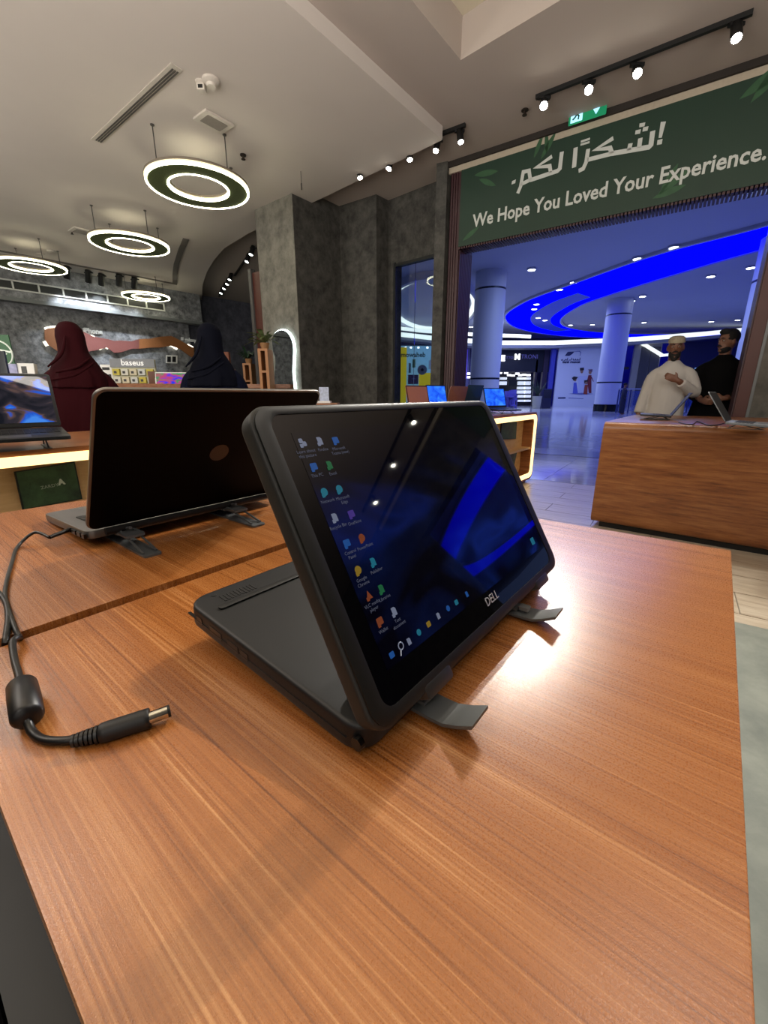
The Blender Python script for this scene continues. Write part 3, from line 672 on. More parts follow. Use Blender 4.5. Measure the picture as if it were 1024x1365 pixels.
# ================================================================== CEILING: ring lamps, spots, tracks, vents
def circ(c, r, z, n=64): return [(c.x+r*math.cos(2*PI*i/n), c.y+r*math.sin(2*PI*i/n), z) for i in range(n)]
def ringband(mb, c, r0, r1, z0, z1, n=64):
    mb.loft([circ(c, r0, z0, n), circ(c, r1, z0, n), circ(c, r1, z1, n), circ(c, r0, z1, n), circ(c, r0, z0, n)], cap=False)
def ring_lamp(px, py, dia, label, wires):
    zc = CAMH+2.3; c = atz(px, py, zc); R = dia/2
    t = thing('ring_pendant_lamp', label, 'ceiling lamp', (c.x, c.y, zc), 0, 'moss-filled ring lamps')
    m = MB(); ringband(m, c, R*.60, R*.965, zc+.0, zc+.03); m.build('moss_disc', M_green, t, smooth=True)
    for r0, r1 in ((R*.962, R), (R*.565, R*.605)):
        m = MB(); ringband(m, c, r0, r1, zc-.006, zc+.02); m.build('led_ring', M_ringled, t, smooth=True)
    m = MB(); ringband(m, c, R*.565, R*1.01, zc+.031, zc+.055); m.build('housing', mat('lamp_housing', (120, 110, 96), .5), t, smooth=True)
    for k in range(4):
        a = PI/4+k*PI/2+.25; p = (c.x+R*.9*math.cos(a), c.y+R*.9*math.sin(a))
        m = MB(); m.cyl((*p, zc+.05), (*p, ZL), .006, seg=6); m.cyl((*p, ZL-.012), (*p, ZL-.001), .02, seg=10); m.build('suspension_wire', M_wire, t)
    return c
ring_lamp(265.5, 251, 1.11, 'largest ring lamp, nearest the camera, moss disc between two glowing rings', 4)
ring_lamp(174, 327, 1.13, 'middle moss ring lamp hanging just behind the largest one', 4)
ring_lamp(42, 356, 1.10, 'leftmost moss ring lamp, its left side cut by the frame', 4)
ring_lamp(195, 396, 1.05, 'smallest ring lamp, farthest, in front of the wall air grille', 4)

def track(p0, p1, label):
    d = (p1-p0).normalized(); n = Vector((-d.y, d.x, 0))*.017
    z = p0.z
    m = MB().prism([(p0+n).xy, (p1+n).xy, (p1-n).xy, (p0-n).xy], z-.035, z-.0005)
    return tag(m.build('light_track', M_blk), label, 'track', 'black ceiling light tracks')
def spot(pos, zc, label, group, aim=(0, 0, -1), lens=M_spot, en=0, size=1.0, col=(1, .95, .86), ang=75):
    t = thing('track_spotlight', label, 'spotlight', tuple(pos), 0, group)
    a = Vector(aim).normalized(); L = .13*size; r = .034*size; p = Vector(pos); top = p-a*L
    MB().tube([p, p-a*.004, top, top-a*.008], [r*.96, r, r, r*.8], 18).build('head', M_blk, t, smooth=True)
    MB().tube([p+a*.001, p+a*.003], [r*.86, r*.80], 18).build('lens', lens, t)
    m = MB(); m.cyl(top+a*.05*size, (top.x, top.y, zc-.03), .008*size, seg=8); m.box(top.x-.05*size, top.x+.05*size, top.y-.016, top.y+.016, zc-.055, zc-.03)
    m.build('mount', M_blk, t)
    if en:
        lamp('spot_light', 'SPOT', tuple(p+a*.012), en, col, .035, target=p+a, angle=ang, blend=.8)
    return t
tA0, tA1 = atz(714.8, 127, ZH), atz(1005, 12, ZH)
track(tA0, tA1, 'long black track on the ceiling above the green banner')
zl_ = ZH-.17
def aim_to(p, q): return (Vector(q)-p)
for i, (px, py, lab, tgt, en) in enumerate(((725, 141, 'leftmost bright spotlight over the green banner', (.3, .9, .9), 280), (785, 120, 'brightest spotlight, right above the exit sign', (.45, .6, .9), 600), (850, 98, 'bright spotlight right of the exit sign, glowing into the ceiling', (.8, .8, .9), 300), (982, 51, 'black spotlight at the upper right corner of the picture', (2.2, 2.6, .9), 45))):
    p = atz(px, py, zl_); spot(p, ZH, lab, None, aim_to(p, tgt), en=en, size=1.15)
tdv = (tA1-tA0).normalized(); e0 = tA0+tdv*3.6; e1 = tA0+tdv*5.8
track(e0, e1, 'continuation of the long track, beyond the right edge of the picture')
for i in range(3):
    p = e0+tdv*(.25+.8*i); p.z = zl_; spot(p, ZH, ('first', 'second', 'third')[i]+' spotlight on the track beyond the right edge', None, (-.3, -.4, -1), en=30, size=1.1)
tB0, tB1 = atz(620.5, 164, ZH), atz(455, 226, ZH)
track(tB0, tB1, 'black track tucked behind the edge of the lowered ceiling')
for i, (px, py, lab) in enumerate(((614.4, 189.4, 'black spotlight at the right end of the second track, beside the ceiling corner'), (581, 201, 'spotlight second from the right along the lowered ceiling edge'), (546.4, 213, 'middle spotlight of the five along the lowered ceiling edge'), (518.3, 225, 'tilted black spotlight, fourth from the right along the ceiling edge'), (480.2, 237, 'leftmost spotlight half hidden by the lowered ceiling edge'))):
    p = atz(px, py, zl_+.01); spot(p, ZH, lab, None, ((-.25, -.35, -1) if i % 2 else (.1, -.3, -1)), en=26, size=1.05)
a, b = atz(337.5, 329, ZH), atz(313, 366, ZH); track(a, b, 'upper short track near the brown door panel')
for (px, py, lab) in ((334.5, 339.5, 'upper spotlight of the pair on the track by the brown door panel'), (329, 349, 'lower spotlight of the pair on the track by the brown door panel')):
    p = atz(px, py, zl_); spot(p, ZH, lab, None, (-.3, -.3, -1), M_spot2, en=25, size=1.3)
a, b = atz(308, 365, ZH), atz(292, 394, ZH); track(a, b, 'lower short track farther back, carrying four small lamps')
for (px, py, lab) in ((306, 373, 'topmost'), (302.5, 379, 'second from top'), (298.5, 385, 'third from top'), (294.5, 391, 'lowest')):
    p = atz(px, py, zl_+.02); spot(p, ZH, lab+' of four small lamps on the far short track', None, (-.3, -.3, -1), M_spot2, en=14, size=1.3)
a, b = atz(88.9, 364, ZL), atz(182.8, 379, ZL); track(a, b, 'track running along the display wall above the air grille')
for i, (px, py) in enumerate(((89.4, 371), (118, 376.5), (135.4, 380.5), (158.7, 381), (179, 384.7))):
    p = atz(px, py, ZL-.25); spot(p, ZL-.03, ('first', 'second', 'third', 'fourth', 'fifth')[i]+' spotlight from the left on the display wall track', None, aim_to(p, p-DN*.7+Vector((0, 0, -1.3))), M_spot2 if i in (0, 1, 2) else mat('spot_lens_off', (120, 120, 120), .2), en=110, size=1.9, col=(.86, .93, 1))
# slot diffuser, detectors, ceiling speaker
vc = [atz(x, y, ZL) for x, y in ((121, 184.5), (134.6, 190.5), (243.5, 92.2), (219.5, 79))]
t = thing('slot_diffuser', 'long white air slot diffuser with three dark slots in the ceiling', 'air vent', tuple(sum(vc, Vector())/4))
vd = (vc[2]-vc[1]).normalized(); vn = Vector((vd.y, -vd.x, 0)); 
if (vc[0]-vc[1]).dot(vn) < 0: vn = -vn
VL = (vc[2]-vc[1]).length; VW = abs((vc[0]-vc[1]).dot(vn))
m = MB(); o_ = vc[1]; m.prism([o_.xy, (o_+vd*VL).xy, (o_+vd*VL+vn*VW).xy, (o_+vn*VW).xy], ZL-.008, ZL-.0005); m.build('frame', mat('vent_white', (190, 182, 172), .6), t)
for k in range(3):
    q = o_+vn*VW*(.10+.22*k)+vd*.03; m = MB().prism([q.xy, (q+vd*(VL-.08)).xy, (q+vd*(VL-.08)+vn*VW*.12).xy, (q+vn*VW*.12).xy], ZL-.012, ZL-.008); m.build('slot', mat('vent_slot_dark', (70, 66, 62), .8), t)
def disc_thing(name, label, cat, px, py, z, r, h, m1, dome=True):
    c = atz(px, py, z); t = thing(name, label, cat, (c.x, c.y, z))
    MB().tube([(c.x, c.y, z-.001), (c.x, c.y, z-h*.5), (c.x, c.y, z-h)], [r, r, r*.7], 24).build('base', m1, t, smooth=True)
    return t, c
M_det = mat('detector_white', (200, 192, 182), .5)
t, c = disc_thing('smoke_detector', 'round white smoke detector above the largest ring lamp', 'detector', 281, 106, ZL, .075, .035, M_det)
MB().tube([(c.x, c.y, ZL-.034), (c.x, c.y, ZL-.055)], [.045, .038], 20).build('chamber', M_det, t, smooth=True)
t, c = disc_thing('motion_sensor', 'small boxy white sensor just left of the smoke detector', 'sensor', 268, 109, ZL, .05, .02, M_det)
MB().box(c.x-.035, c.x+.035, c.y-.03, c.y+.03, ZL-.07, ZL-.018).build('sensor_box', M_det, t, bevel=.006)
MB().box(c.x-.02, c.x+.02, c.y-.034, c.y-.029, ZL-.06, ZL-.035).build('sensor_window', M_blk, t)
def panel_thing(label, px, py, z, w, h, name='ceiling_panel', cat='access panel'):
    c = atz(px, py, z); t = thing(name, label, cat, (c.x, c.y, z)); M = frame((c.x, c.y, z-.02), vd, vn, None) if vd.cross(vn).z > 0 else frame((c.x, c.y, z-.02), vn, vd, None)
    MB().prism(rrect(-w/2, w/2, -h/2, h/2, .01, 3), 0, .0195).build('cover', M_det, t, bevel=.004, M=M)
    MB().prism(rrect(-w*.35, w*.35, -h*.32, h*.32, .01, 3), -.003, .001).build('grille', mat('grille_grey', (140, 132, 124), .7), t, M=M)
panel_thing('square grey ceiling speaker between the slot diffuser and the largest ring lamp', 285, 161, ZL, .32, .24, 'ceiling_speaker', 'speaker')
panel_thing('small square ceiling speaker above the middle ring lamp', 110, 308, ZL, .34, .30, 'ceiling_speaker', 'speaker')
def sprink(px, py, z, label):
    c = atz(px, py, z); t = thing('sprinkler', label, 'sprinkler', (c.x, c.y, z))
    MB().cyl((c.x, c.y, z-.012), (c.x, c.y, z-.001), .035, seg=16).build('rosette', mat('dark_bronze', (60, 52, 46), .4, .6), t)
    m = MB(); m.cyl((c.x, c.y, z-.045), (c.x, c.y, z-.01), .012, seg=10); m.cyl((c.x, c.y, z-.05), (c.x, c.y, z-.045), .025, seg=12); m.build('sprinkler_head', mat('dark_bronze', (60, 52, 46), .4, .6), t)
sprink(324, 206, ZL, 'dark sprinkler head right of the largest ring lamp')
sprink(95.5, 308, ZL, 'tiny dark sprinkler beside the small ceiling speaker')
sprink(272, 342, ZH, 'small dark sprinkler beyond the curved ceiling edge')
sprink(700, 146, ZH, 'small dark sprinkler left of the spotlights above the banner')
for px, py, lab in ((68, 334, 'round pale detector above the leftmost ring lamp'), (54, 338, 'smaller round detector left of its twin above the leftmost lamp')):
    disc_thing('smoke_detector', lab, 'detector', px, py, ZL, .07, .03, M_det)
c = atz(401, 228, ZL); t = thing('hanging_hook', 'thin hanging cable hook under the ceiling right of the largest ring lamp', 'hook', (c.x, c.y, ZL))
MB().cyl((c.x, c.y, ZL-.14), (c.x, c.y, ZL-.001), .004, seg=6).build('cord', M_wire, t); MB().cyl((c.x, c.y, ZL-.20), (c.x, c.y, ZL-.13), .009, seg=8).build('weight', M_wire, t)

# exit sign hanging over the banner
e0, e1 = F(770, 160), F(803, 150); ed = FD.copy(); ec = (e0+e1)/2 + FN*.12
t = thing('exit_sign', 'small lit green emergency exit sign hanging above the banner, running figure and down arrow', 'sign', tuple(ec))
ew = .36; eh = .17; ME = frame(ec, FD, (0, 0, 1), FN if FD.cross(Vector((0, 0, 1))).dot(FN) > 0 else FN)
MB().prism(rrect(-ew/2, ew/2, -eh/2, eh/2, .008, 3), -.006, 0).build('panel', mat('exit_green', (20, 120, 80), .3, emit=.55, emit_col=(30, 140, 96)), t, M=ME)
M_exw = mat('exit_white', (190, 235, 255), .3, emit=1.0, emit_col=(150, 215, 255))
m = MB(); m.prism(rrect(-.16, -.045, -.07, .07, .004, 2), 0, .002); m.build('pictogram_panel', M_exw, t, M=ME)
m = MB(); I = Matrix.Identity(4); m.prism([(-.105+.012*math.cos(k*PI/4), .045+.012*math.sin(k*PI/4)) for k in range(8)], .002, .004)
stroke(m, [(-.105, .03), (-.1, -.005), (-.12, -.03), (-.14, -.045)], .016, I, .002, .004); stroke(m, [(-.1, -.005), (-.08, -.025), (-.085, -.055)], .014, I, .002, .004)
stroke(m, [(-.13, .0), (-.115, .024), (-.09, .02), (-.072, .0)], .010, I, .002, .004); m.build('running_figure', mat('exit_dark_green', (10, 84, 60), .4), t, M=ME)
m = MB(); stroke(m, [(.085, .06), (.085, -.02)], .026, I, 0, .002); m.prism([(.035, .02), (.085, -.06), (.135, .02), (.118, .03), (.085, -.012), (.052, .03)], 0, .0021); m.build('down_arrow', M_exw, t, M=ME)
for x in (-.17, .17): MB().cyl(ME @ Vector((x, eh/2, -.003)), (ME @ Vector((x, eh/2, -.003))).xy.to_3d()+Vector((0, 0, ZH-.001)), .003, seg=6).build('suspension_wire', M_wire, t)

# ================================================================== BANNER over the entrance
ub0 = (F(614.5, 280)-T0).dot(FD); ub1 = ujR + 1.6
Bo = T0+FD*ub0+FN*.03; Bo.z = zban
MBn = frame(Bo, FD, (0, 0, 1), FN)
bw = ub1-ub0; bh = ztp-zban
M_ban = mat('dark_green_banner', (22, 50, 36), .55, var=.2, vscale=2.5)
ban = thing('banner', 'wide dark green banner with white Arabic and English thank-you text over the entrance', 'banner', tuple(Bo))
MB().box(0, bw, 0, bh, -.012, .0).build('banner_sheet', M_ban, ban, M=MBn)
M_let = mat('banner_lettering', (196, 200, 196), .6, emit=.0, var=.02)
def bl(px, py):
    p = F(px, py)+FN*0; d = p-Bo; return d.dot(FD), d.z
a = bl(631, 303.5); b = bl(1020, 215)
tx = text('english_lettering', 'We Hope You Loved Your Experience.', M_let, ban, Matrix.Translation((a[0], (a[1]+b[1])/2, .0005)), .3, width=None, ext=.0015, bold=.006)
xs = [v.co.x for v in tx.data.vertices]; k = (b[0]-a[0])/(max(xs)-min(xs)); bas = (a[1]+b[1])/2
tx.data.transform(Matrix.Translation((a[0]-min(xs)*k, bas, 0)) @ Matrix.Diagonal((k, k*1.14, 1, 1)) @ Matrix.Translation((0, -bas, 0))); tx.matrix_basis = MBn
cr = lambda x, y: bl(670+x/4.452, 140+y/4.452)
def ap(*pts, z=.002): MB().prism([cr(*p) for p in pts], .0005, z).build('arabic_mark', M_let, ban, M=MBn)
def astk(pts, wpx):
    P = [cr(*p) for p in pts]; k = wpx/4.452*(abs(bl(760, 200)[1]-bl(760, 201)[1])); m_ = MB(); stroke(m_, P, k, Matrix.Identity(4), .0005, .002); m_.build('arabic_letter_stroke', M_let, ban, M=MBn)
ap((940, 110), (971, 107), (946, 202), (927, 205)); ap((921, 217), (951, 210), (946, 240), (917, 246))
ap((815, 119), (849, 112), (844, 135), (813, 142)); ap((792, 160), (824, 152), (818, 178), (788, 184)); ap((836, 142), (868, 135), (862, 161), (832, 167))
astk([(893, 163), (882, 246), (870, 258), (652, 296)], 27); astk([(820, 205), (812, 262)], 25); astk([(762, 236), (752, 278)], 25)
astk([(652, 296), (640, 262), (556, 272), (660, 205)], 25); astk([(652, 296), (505, 333)], 25)
astk([(512, 268), (500, 345), (482, 385), (455, 398)], 25); astk([(438, 260), (428, 378)], 27)
astk([(466, 244), (520, 228)], 12); astk([(468, 226), (522, 208)], 12)
astk([(356, 285), (344, 384), (330, 398), (170, 452)], 26); astk([(290, 408), (284, 368), (205, 376), (298, 312)], 24)
astk([(170, 452), (162, 396), (128, 404), (112, 490), (95, 530)], 24); astk([(170, 450), (112, 478)], 24)
ap((62, 458), (84, 448), (80, 470), (58, 478))
M_leaf = mat('banner_leaf_print', (44, 82, 52), .6, var=.3, vscale=12)
def leaf(px, py, L, ang, wd=.22):
    u, v = bl(px, py); n = 8; up = []; dn = []
    for i in range(n+1):
        t_ = i/n; hw = wd*L*math.sin(PI*t_)**.8*.5; up.append((t_*L, hw)); dn.append((t_*L, -hw))
    pts = [(u+x*math.cos(ang)-y*math.sin(ang), v+x*math.sin(ang)+y*math.cos(ang)) for x, y in up+dn[::-1][1:-1]]
    MB().prism(pts, .0002, .0009).build('printed_leaf', M_leaf, ban, M=MBn)
for a in ((713, 212, .22, 1.2), (722, 214, .26, 1.0), (730, 205, .2, 1.7), (876, 262, .3, .6), (880, 260, .26, 1.1), (870, 266, .28, .2), (618, 322, .25, .5), (634, 235, .3, -.1), (640, 240, .25, -.5), (985, 135, .5, .5), (1000, 140, .45, .9)): leaf(*a)

# ================================================================== LOOP CABINETS
MZ = Vector((0, 0, 1))
def loop_cab(label, a0, a1, b0, b1, z0, z1, r=.07, th=.055, led=True, shelves=(.5,), divs=()):
    o = TA(a0, b0, 0); t = thing('display_cabinet', label, 'cabinet', near_loc((a0+a1)/2, (b0+b1)/2), AZ)
    M = frame(o, AD, MZ, -BD); L = a1-a0; D = b1-b0
    ro = rrect(0, L, z0, z1, r, 8); ri = rrect(th, L-th, z0+th, z1-th, max(.02, r-th*.6), 8)
    m = MB(); m.loft([[(x, y, 0) for x, y in ro], [(x, y, -D) for x, y in ro], [(x, y, -D) for x, y in ri], [(x, y, 0) for x, y in ri], [(x, y, 0) for x, y in ro]], cap=False)
    MT_ = frame(o, AD, BD, MZ)     # local x=A, y=B, z=Z for the grain
    inv = MT_.inverted() @ M
    m.v = [inv @ v for v in m.v]
    m.build('shell', M_woodh, t, M=MT_, smooth=True)
    MB().box(th, L-th, .15, .17, z0+th*.5, z1-th*.5).build('back_panel', M_woodi, t, M=MT_)
    for k in shelves:
        zz = z0+(z1-z0)*k; MB().box(th*.8, L-th*.8, .03, D-.03, zz-.012, zz+.012).build('shelf', M_woodi, t, M=MT_)
    for k in divs: MB().box(k-.012, k+.012, .03, .15, z0+th*.5, z1-th*.5).build('divider', M_woodi, t, M=MT_)
    if led:
        rl = rrect(th*.38, L-th*.38, z0+th*.38, z1-th*.38, max(.02, r-th*.2), 8)
        r2_ = rrect(th*1.1, L-th*1.1, z0+th*1.1, z1-th*1.1, max(.02, r-th*.7), 8)
        m = MB(); m.loft([[(x, y, .001) for x, y in rl], [(x, y, .006) for x, y in rl], [(x, y, .006) for x, y in r2_], [(x, y, -.012) for x, y in r2_], [(x, y, .001) for x, y in rl]], cap=False)
        m.build('led_strip', M_led, t, M=M)
    MB().box(.06, L-.06, .06, D-.06, 0, z0).build('plinth', M_blk, t, M=MT_)
    return t
def cab_art(label, corners, plane_b, zoff=0, txt=None):
    P = [atp(x, y, TA(0, plane_b, 0), BD) for x, y in corners]       # tl tr br bl
    c = sum(P, Vector())/4; t = thing('framed_picture', label, 'picture', (c.x, c.y, min(p.z for p in P)))
    m = MB(); m.loft([P, [p+BD*.012 for p in P]]); m.build('frame', mat('picture_frame_dark', (20, 24, 20), .4), t)
    Q = [c+(p-c)*.95-BD*.0015 for p in P]; m = MB(); m.loft([Q, [p+BD*.001 for p in Q]]); m.build('print', plaster('green_leaf_print', (28, 40, 22), (62, 92, 56), 9, .5), t)
    if txt:
        xd = (P[1]-P[0]).normalized(); yd = (P[0]-P[3]); yd = (yd-xd*yd.dot(xd)).normalized(); w_ = (P[1]-P[0]).length
        text('lettering', txt, mat('print_letter', (150, 160, 140), .5), t, frame(c-BD*.003, xd, yd) @ Matrix.Translation((-w_*.16, -.008, 0)), .03, width=w_*.30, ext=.0005)
        text('lettering', 'A', mat('print_letter_bright', (190, 200, 185), .5), t, frame(c-BD*.003, xd, yd) @ Matrix.Translation((w_*.145, -.004, 0)), .034, ext=.0005, bold=.002)
    return t
lc = loop_cab('low wooden display cabinet with a warm light strip, far left behind the table', -1.0, 1.45, 2.137, 3.0, .03, .885, shelves=(.42,), divs=(.92,))
cab_art('large green leaf print on the lit shelf of the far left cabinet', ((19.1, 629), (99.7, 615.6), (110, 665), (30.4, 680)), 2.26, txt='ZARDY')
mc = loop_cab('middle wooden display cabinet glowing with a light strip, right behind the touchscreen laptop', 2.9, 5.45, 1.828, 2.75, .03, .885, r=.10, th=.075, shelves=(.47,))
cab_art('small dark green picture on the upper shelf of the middle cabinet', ((669.5, 562.5), (689.5, 561.5), (688, 585), (667, 586)), 1.955)
cab_art('pale green picture leaning on the lower shelf of the middle cabinet', ((676, 605), (690, 601), (684, 628), (672, 622)), 1.93)
rc = loop_cab('large cherry wood cabinet with a rounded top edge, right of the table by the entrance', 3.777, 5.43, -1.25, .730, .045, .885, r=.055, led=False)
c = TA(3.95, -.35, 0); MB_ = MB().tube([(c.x-.0, c.y, .02), (c.x+.07, c.y-.1, .02)], .02, 10)
tag(MB_.build('door_stop', M_blk, None, smooth=True), 'black roller foot poking out under the large cherry wood cabinet', 'caster')

# generic open laptop: local x along hinge, -y towards the user
def open_laptop(label, loc, rz, w=.33, d=.23, lift=.0, tilt=0, opening=110, shell=(60, 62, 64), scr=None, group=None, back=None, riserc=True, keys=True):
    t = thing('laptop', label, 'laptop', tuple(loc), rz, group)
    P = Matrix.Translation(loc) @ Matrix.Rotation(rz, 4, 'Z')
    ti = math.radians(tilt); Mb = P @ Matrix.Translation((0, 0, lift)) @ Matrix.Rotation(ti, 4, 'X')
    ms = mat('shell_%d_%d_%d' % shell, shell, .4, .3)
    MB().prism(rrect(-w/2, w/2, -d, .004, .012, 4), 0, .014).build('base', ms, t, bevel=.002, M=Mb)
    if keys:
        kb = MB()
        for i in range(13):
            for j in range(5): kb.box(-w*.44+i*w*.068, -w*.44+i*w*.068+w*.06, -.035-(j+1)*.019, -.038-j*.019, .014, .0155)
        tag(kb.build('keys', M_blk, t, M=Mb), None, None, None, 'stuff')
        MB().prism(rrect(-.05, .05, -d+.02, -d+.075, .003, 2), .014, .0145).build('touchpad', mat('pad_grey', (70, 71, 73), .35), t, M=Mb)
    Ml = Mb @ Matrix.Translation((0, .0, .016)) @ Matrix.Rotation(math.radians(opening-180)+PI/2+0, 4, 'X') @ Matrix.Rotation(0, 4, 'X')
    # lid local: x across, y up the lid after rotation; screen faces -z side rotated to user
    Ml = Mb @ Matrix.Translation((0, 0, .014)) @ Matrix.Rotation(math.radians(180-opening), 4, 'X')
    Ml = Mb @ Matrix.Translation((0, 0, .014)) @ Matrix.Rotation(math.radians(180-opening), 4, 'X')
    h = d*.98
    MB().prism(rrect(-w/2, w/2, .002, h, .012, 4), -.006, 0).build('lid', mat('shell_%d_%d_%d' % (back or shell), back or shell, .35, .3), t, bevel=.0015, M=Ml)
    MB().prism(rrect(-w/2+.004, w/2-.004, .006, h-.004, .008, 4), 0, .0008).build('bezel', M_blk, t, M=Ml)
    if scr: screen_quad('screen', Ml, -w/2+.012, w/2-.012, .022, h-.012, .0012, scr, t)
    if riserc and lift > .015:
        for x in (-w*.28, w*.28):
            m = MB(); m.box(x-.01, x+.01, -d*.85, 0, 0, .003); m.build('stand_rail', M_alu, t, M=P)
            MB().tube([P @ Vector((x, -.01, .002)), Mb @ Vector((x, -.05, -.001))], .003, 6).build('stand_leg', M_alu, t)
            MB().tube([P @ Vector((x, -d*.8, .002)), Mb @ Vector((x, -.08, -.001))], .003, 6).build('stand_leg', M_alu, t)
    return t
# opening angle: lid direction rotated about x from the base plane; 180-opening measured from +y
S_blue = wall_mat('screen_blue', 'noise', 1.2, [(.35, (20, 70, 220)), (.5, (40, 110, 245)), (.65, (60, 140, 250))])
S_cliff = wall_mat('screen_cliff', 'noise', .9, [(.36, (24, 26, 34)), (.46, (50, 46, 54)), (.52, (96, 74, 70)), (.56, (30, 90, 210)), (.66, (70, 140, 240))])
S_brown = mat('screen_brown', (150, 96, 78), .4, emit=.12, emit_col=(150, 96, 78))
S_teal = mat('lid_teal', (40, 66, 88), .4)
P1 = atz(82, 568, .962); P2 = atz(103, 583, .940); dv = (P2-P1); dv.z = 0; dv.normalize()
rz3 = math.atan2(dv.x, -dv.y); x3 = Vector((math.cos(rz3), math.sin(rz3), 0))
w3 = .345; cen = P1 - x3*(w3/2); cen.z = .886
open_laptop('black laptop with a blue and rocky wallpaper, open on the far left cabinet', cen, rz3, w3, .235, .06, 6, 108, (44, 45, 47), S_cliff)
for px, py, zt, sh, sc_, rzo, lab, fl_ in (
    (560, 531, 0, (140, 84, 66), S_brown, .0, 'brown laptop, leftmost of the row seen above the touchscreen', .05),
    (585, 531, 0, (40, 42, 60), S_blue, .0, 'laptop with a plain blue screen between the two brown ones', .06),
    (606, 531, 0, (150, 100, 84), S_brown, PI, 'brown laptop lid just right of the plain blue screen', .05),
    (628, 533, 0, (44, 70, 92), None, PI, 'dark teal laptop lid behind the right end of the row', .07)):
    p = atp(px, 540, TA(0, 2.25, 0), BD); p.z = .886
    open_laptop(lab, p, AZ+rzo-.15, .30, .22, fl_+.02, 4, 108, sh, sc_, keys=False)
p = atz(662, 543, .95); p.z = .886
open_laptop('laptop with a bright blue screen at the right end of the middle cabinet', p, AZ-.35, .34, .235, .05, 5, 112, (52, 54, 70), S_blue)
p = atz(645, 549, .9); p.z = .886
ttab = thing('tablet', 'flat pale tablet lying on the middle cabinet top', 'tablet', tuple(p), AZ)
Mp = Matrix.Translation(p) @ Matrix.Rotation(AZ, 4, 'Z')
MB().prism(rrect(-.13, .13, -.09, .09, .01, 3), .0, .008).build('tablet_body', M_white, ttab, M=Mp); MB().prism(rrect(-.12, .12, -.08, .08, .006, 3), .008, .0085).build('tablet_screen', mat('pale_screen', (150, 150, 160), .1), ttab, M=Mp)
pA = atz(893, 557, .90); pA.z = .886
open_laptop('dark laptop open in profile on the cherry wood cabinet, before the man in white', pA, AZ+PI+.12, .32, .225, .022, -3, 118, (40, 40, 44), None)
pB = atz(972, 561, .93); pB.z = .886
open_laptop('silver laptop open in profile at the right end of the cherry wood cabinet', pB, AZ-.1, .32, .225, .03, 3, 126, (120, 124, 130), None)
m = MB(); m.tube(smooth_path([atz(905, 563, .89), atz(922, 566, .89), atz(930, 562, .89), atz(945, 567, .89), atz(958, 566, .89), atz(966, 564, .90)]), .004, 8)
tag(m.build('charging_lead', M_cab, None, smooth=True), 'thin dark lead between the two laptops on the cherry wood cabinet', 'cable')
# ================================================================== MALL
ZM = CAMH+5.7
M_mc = mat('mall_ceiling_paint', (176, 180, 200), .8, var=.02)
M_mw = mat('mall_wall_paint', (170, 172, 190), .7, var=.03)
M_blue = mat('blue_cove_light', (2, 2, 60), .5, emit=2.2, emit_col=(1, 2, 252), spec=0)
M_blue2 = mat('blue_cove_inner', (40, 60, 255), .5, emit=.55, emit_col=(40, 60, 235))
M_wcove = mat('white_cove_light', (255, 255, 245), .5, emit=1.15, emit_col=(232, 240, 228))
mcc = MB(); mcc.prism([ml(-45, .3), ml(60, .3), ml(60, 80), ml(-45, 80)], ZM, ZM+.2)
struct('mall_ceiling', mcc, M_mc)
def band(mb, outer, inner, z0, z1):
    n = len(outer)
    for i in range(n):
        j = (i+1) % n; mb.prism([outer[i], outer[j], inner[j], inner[i]], z0, z1)
def zpt(px, py, z=ZM): p = atz(px, py, z); return Vector((p.x, p.y))
# the ring: near-left part traced in plan, closed to the right out of the frame
def closed(pts, n=10):
    P = [Vector((p[0], p[1], 0)) for p in pts]; out = []; N = len(P)
    for i in range(N):
        p0, p1, p2, p3 = P[i-1], P[i], P[(i+1) % N], P[(i+2) % N]
        for k in range(n):
            t = k/n; q = .5*((2*p1)+(-p0+p2)*t+(2*p0-5*p1+4*p2-p3)*t*t+(-p0+3*p1-3*p2+p3)*t**3); out.append((q.x, q.y))
    return out
outer = closed([(15.0, 12.4), (13.3, 16.4), (11.4, 19.6), (10.0, 24.3), (8.9, 29.0), (9.3, 34.5), (12.5, 40.5), (18.5, 45.0), (26, 46.5), (33, 45), (41, 40), (47, 30), (46.5, 19.5), (41, 11.5), (31, 7.0), (22.8, 7.4), (17.6, 9.3)])
inner = closed([(17.6, 15.4), (15.6, 18.3), (14.3, 22.3), (13.2, 27.4), (13.0, 30.5), (13.9, 35.5), (16.2, 39.3), (20.5, 42.2), (26, 43.4), (32, 42), (38.5, 37), (43, 29), (42.2, 20.5), (38, 13.8), (31.5, 9.6), (26, 9.9), (21.2, 11.7)])
rg = MB(); band(rg, outer, inner, ZM-.06, ZM-.001)
lt = thing('cove_light', 'huge saturated blue ring of cove light on the mall ceiling', 'ceiling light', (24, 27, ZM))
rg.build('blue_light_band', M_blue, lt)
cin = Vector((24, 28)); 
mid1 = [tuple(Vector(i_)*.35+Vector(o_)*.65) for i_, o_ in zip(inner, outer)]
lip2 = MB(); lips = MB(); o2_ = [tuple(cin+(Vector(p)-cin)*1.012) for p in outer]; band(lips, o2_, outer, ZM-.12, ZM-.001); i2_ = [tuple(cin+(Vector(p)-cin)*.985) for p in inner]; band(lip2, inner, i2_, ZM-.12, ZM-.001)
lips.build('cove_lip', M_mc, lt); lip2.build('cove_lip', M_mc, lt)
in3 = [tuple(Vector(i_)*.82+Vector(o_)*.18) for i_, o_ in zip(inner, outer)]; in4 = [tuple(Vector(i_)*.45+Vector(o_)*.55) for i_, o_ in zip(inner, outer)]
sel = [k for k in range(len(inner)) if Vector(inner[k]).x < 17.5 and Vector(inner[k]).y > 28]
m = MB()
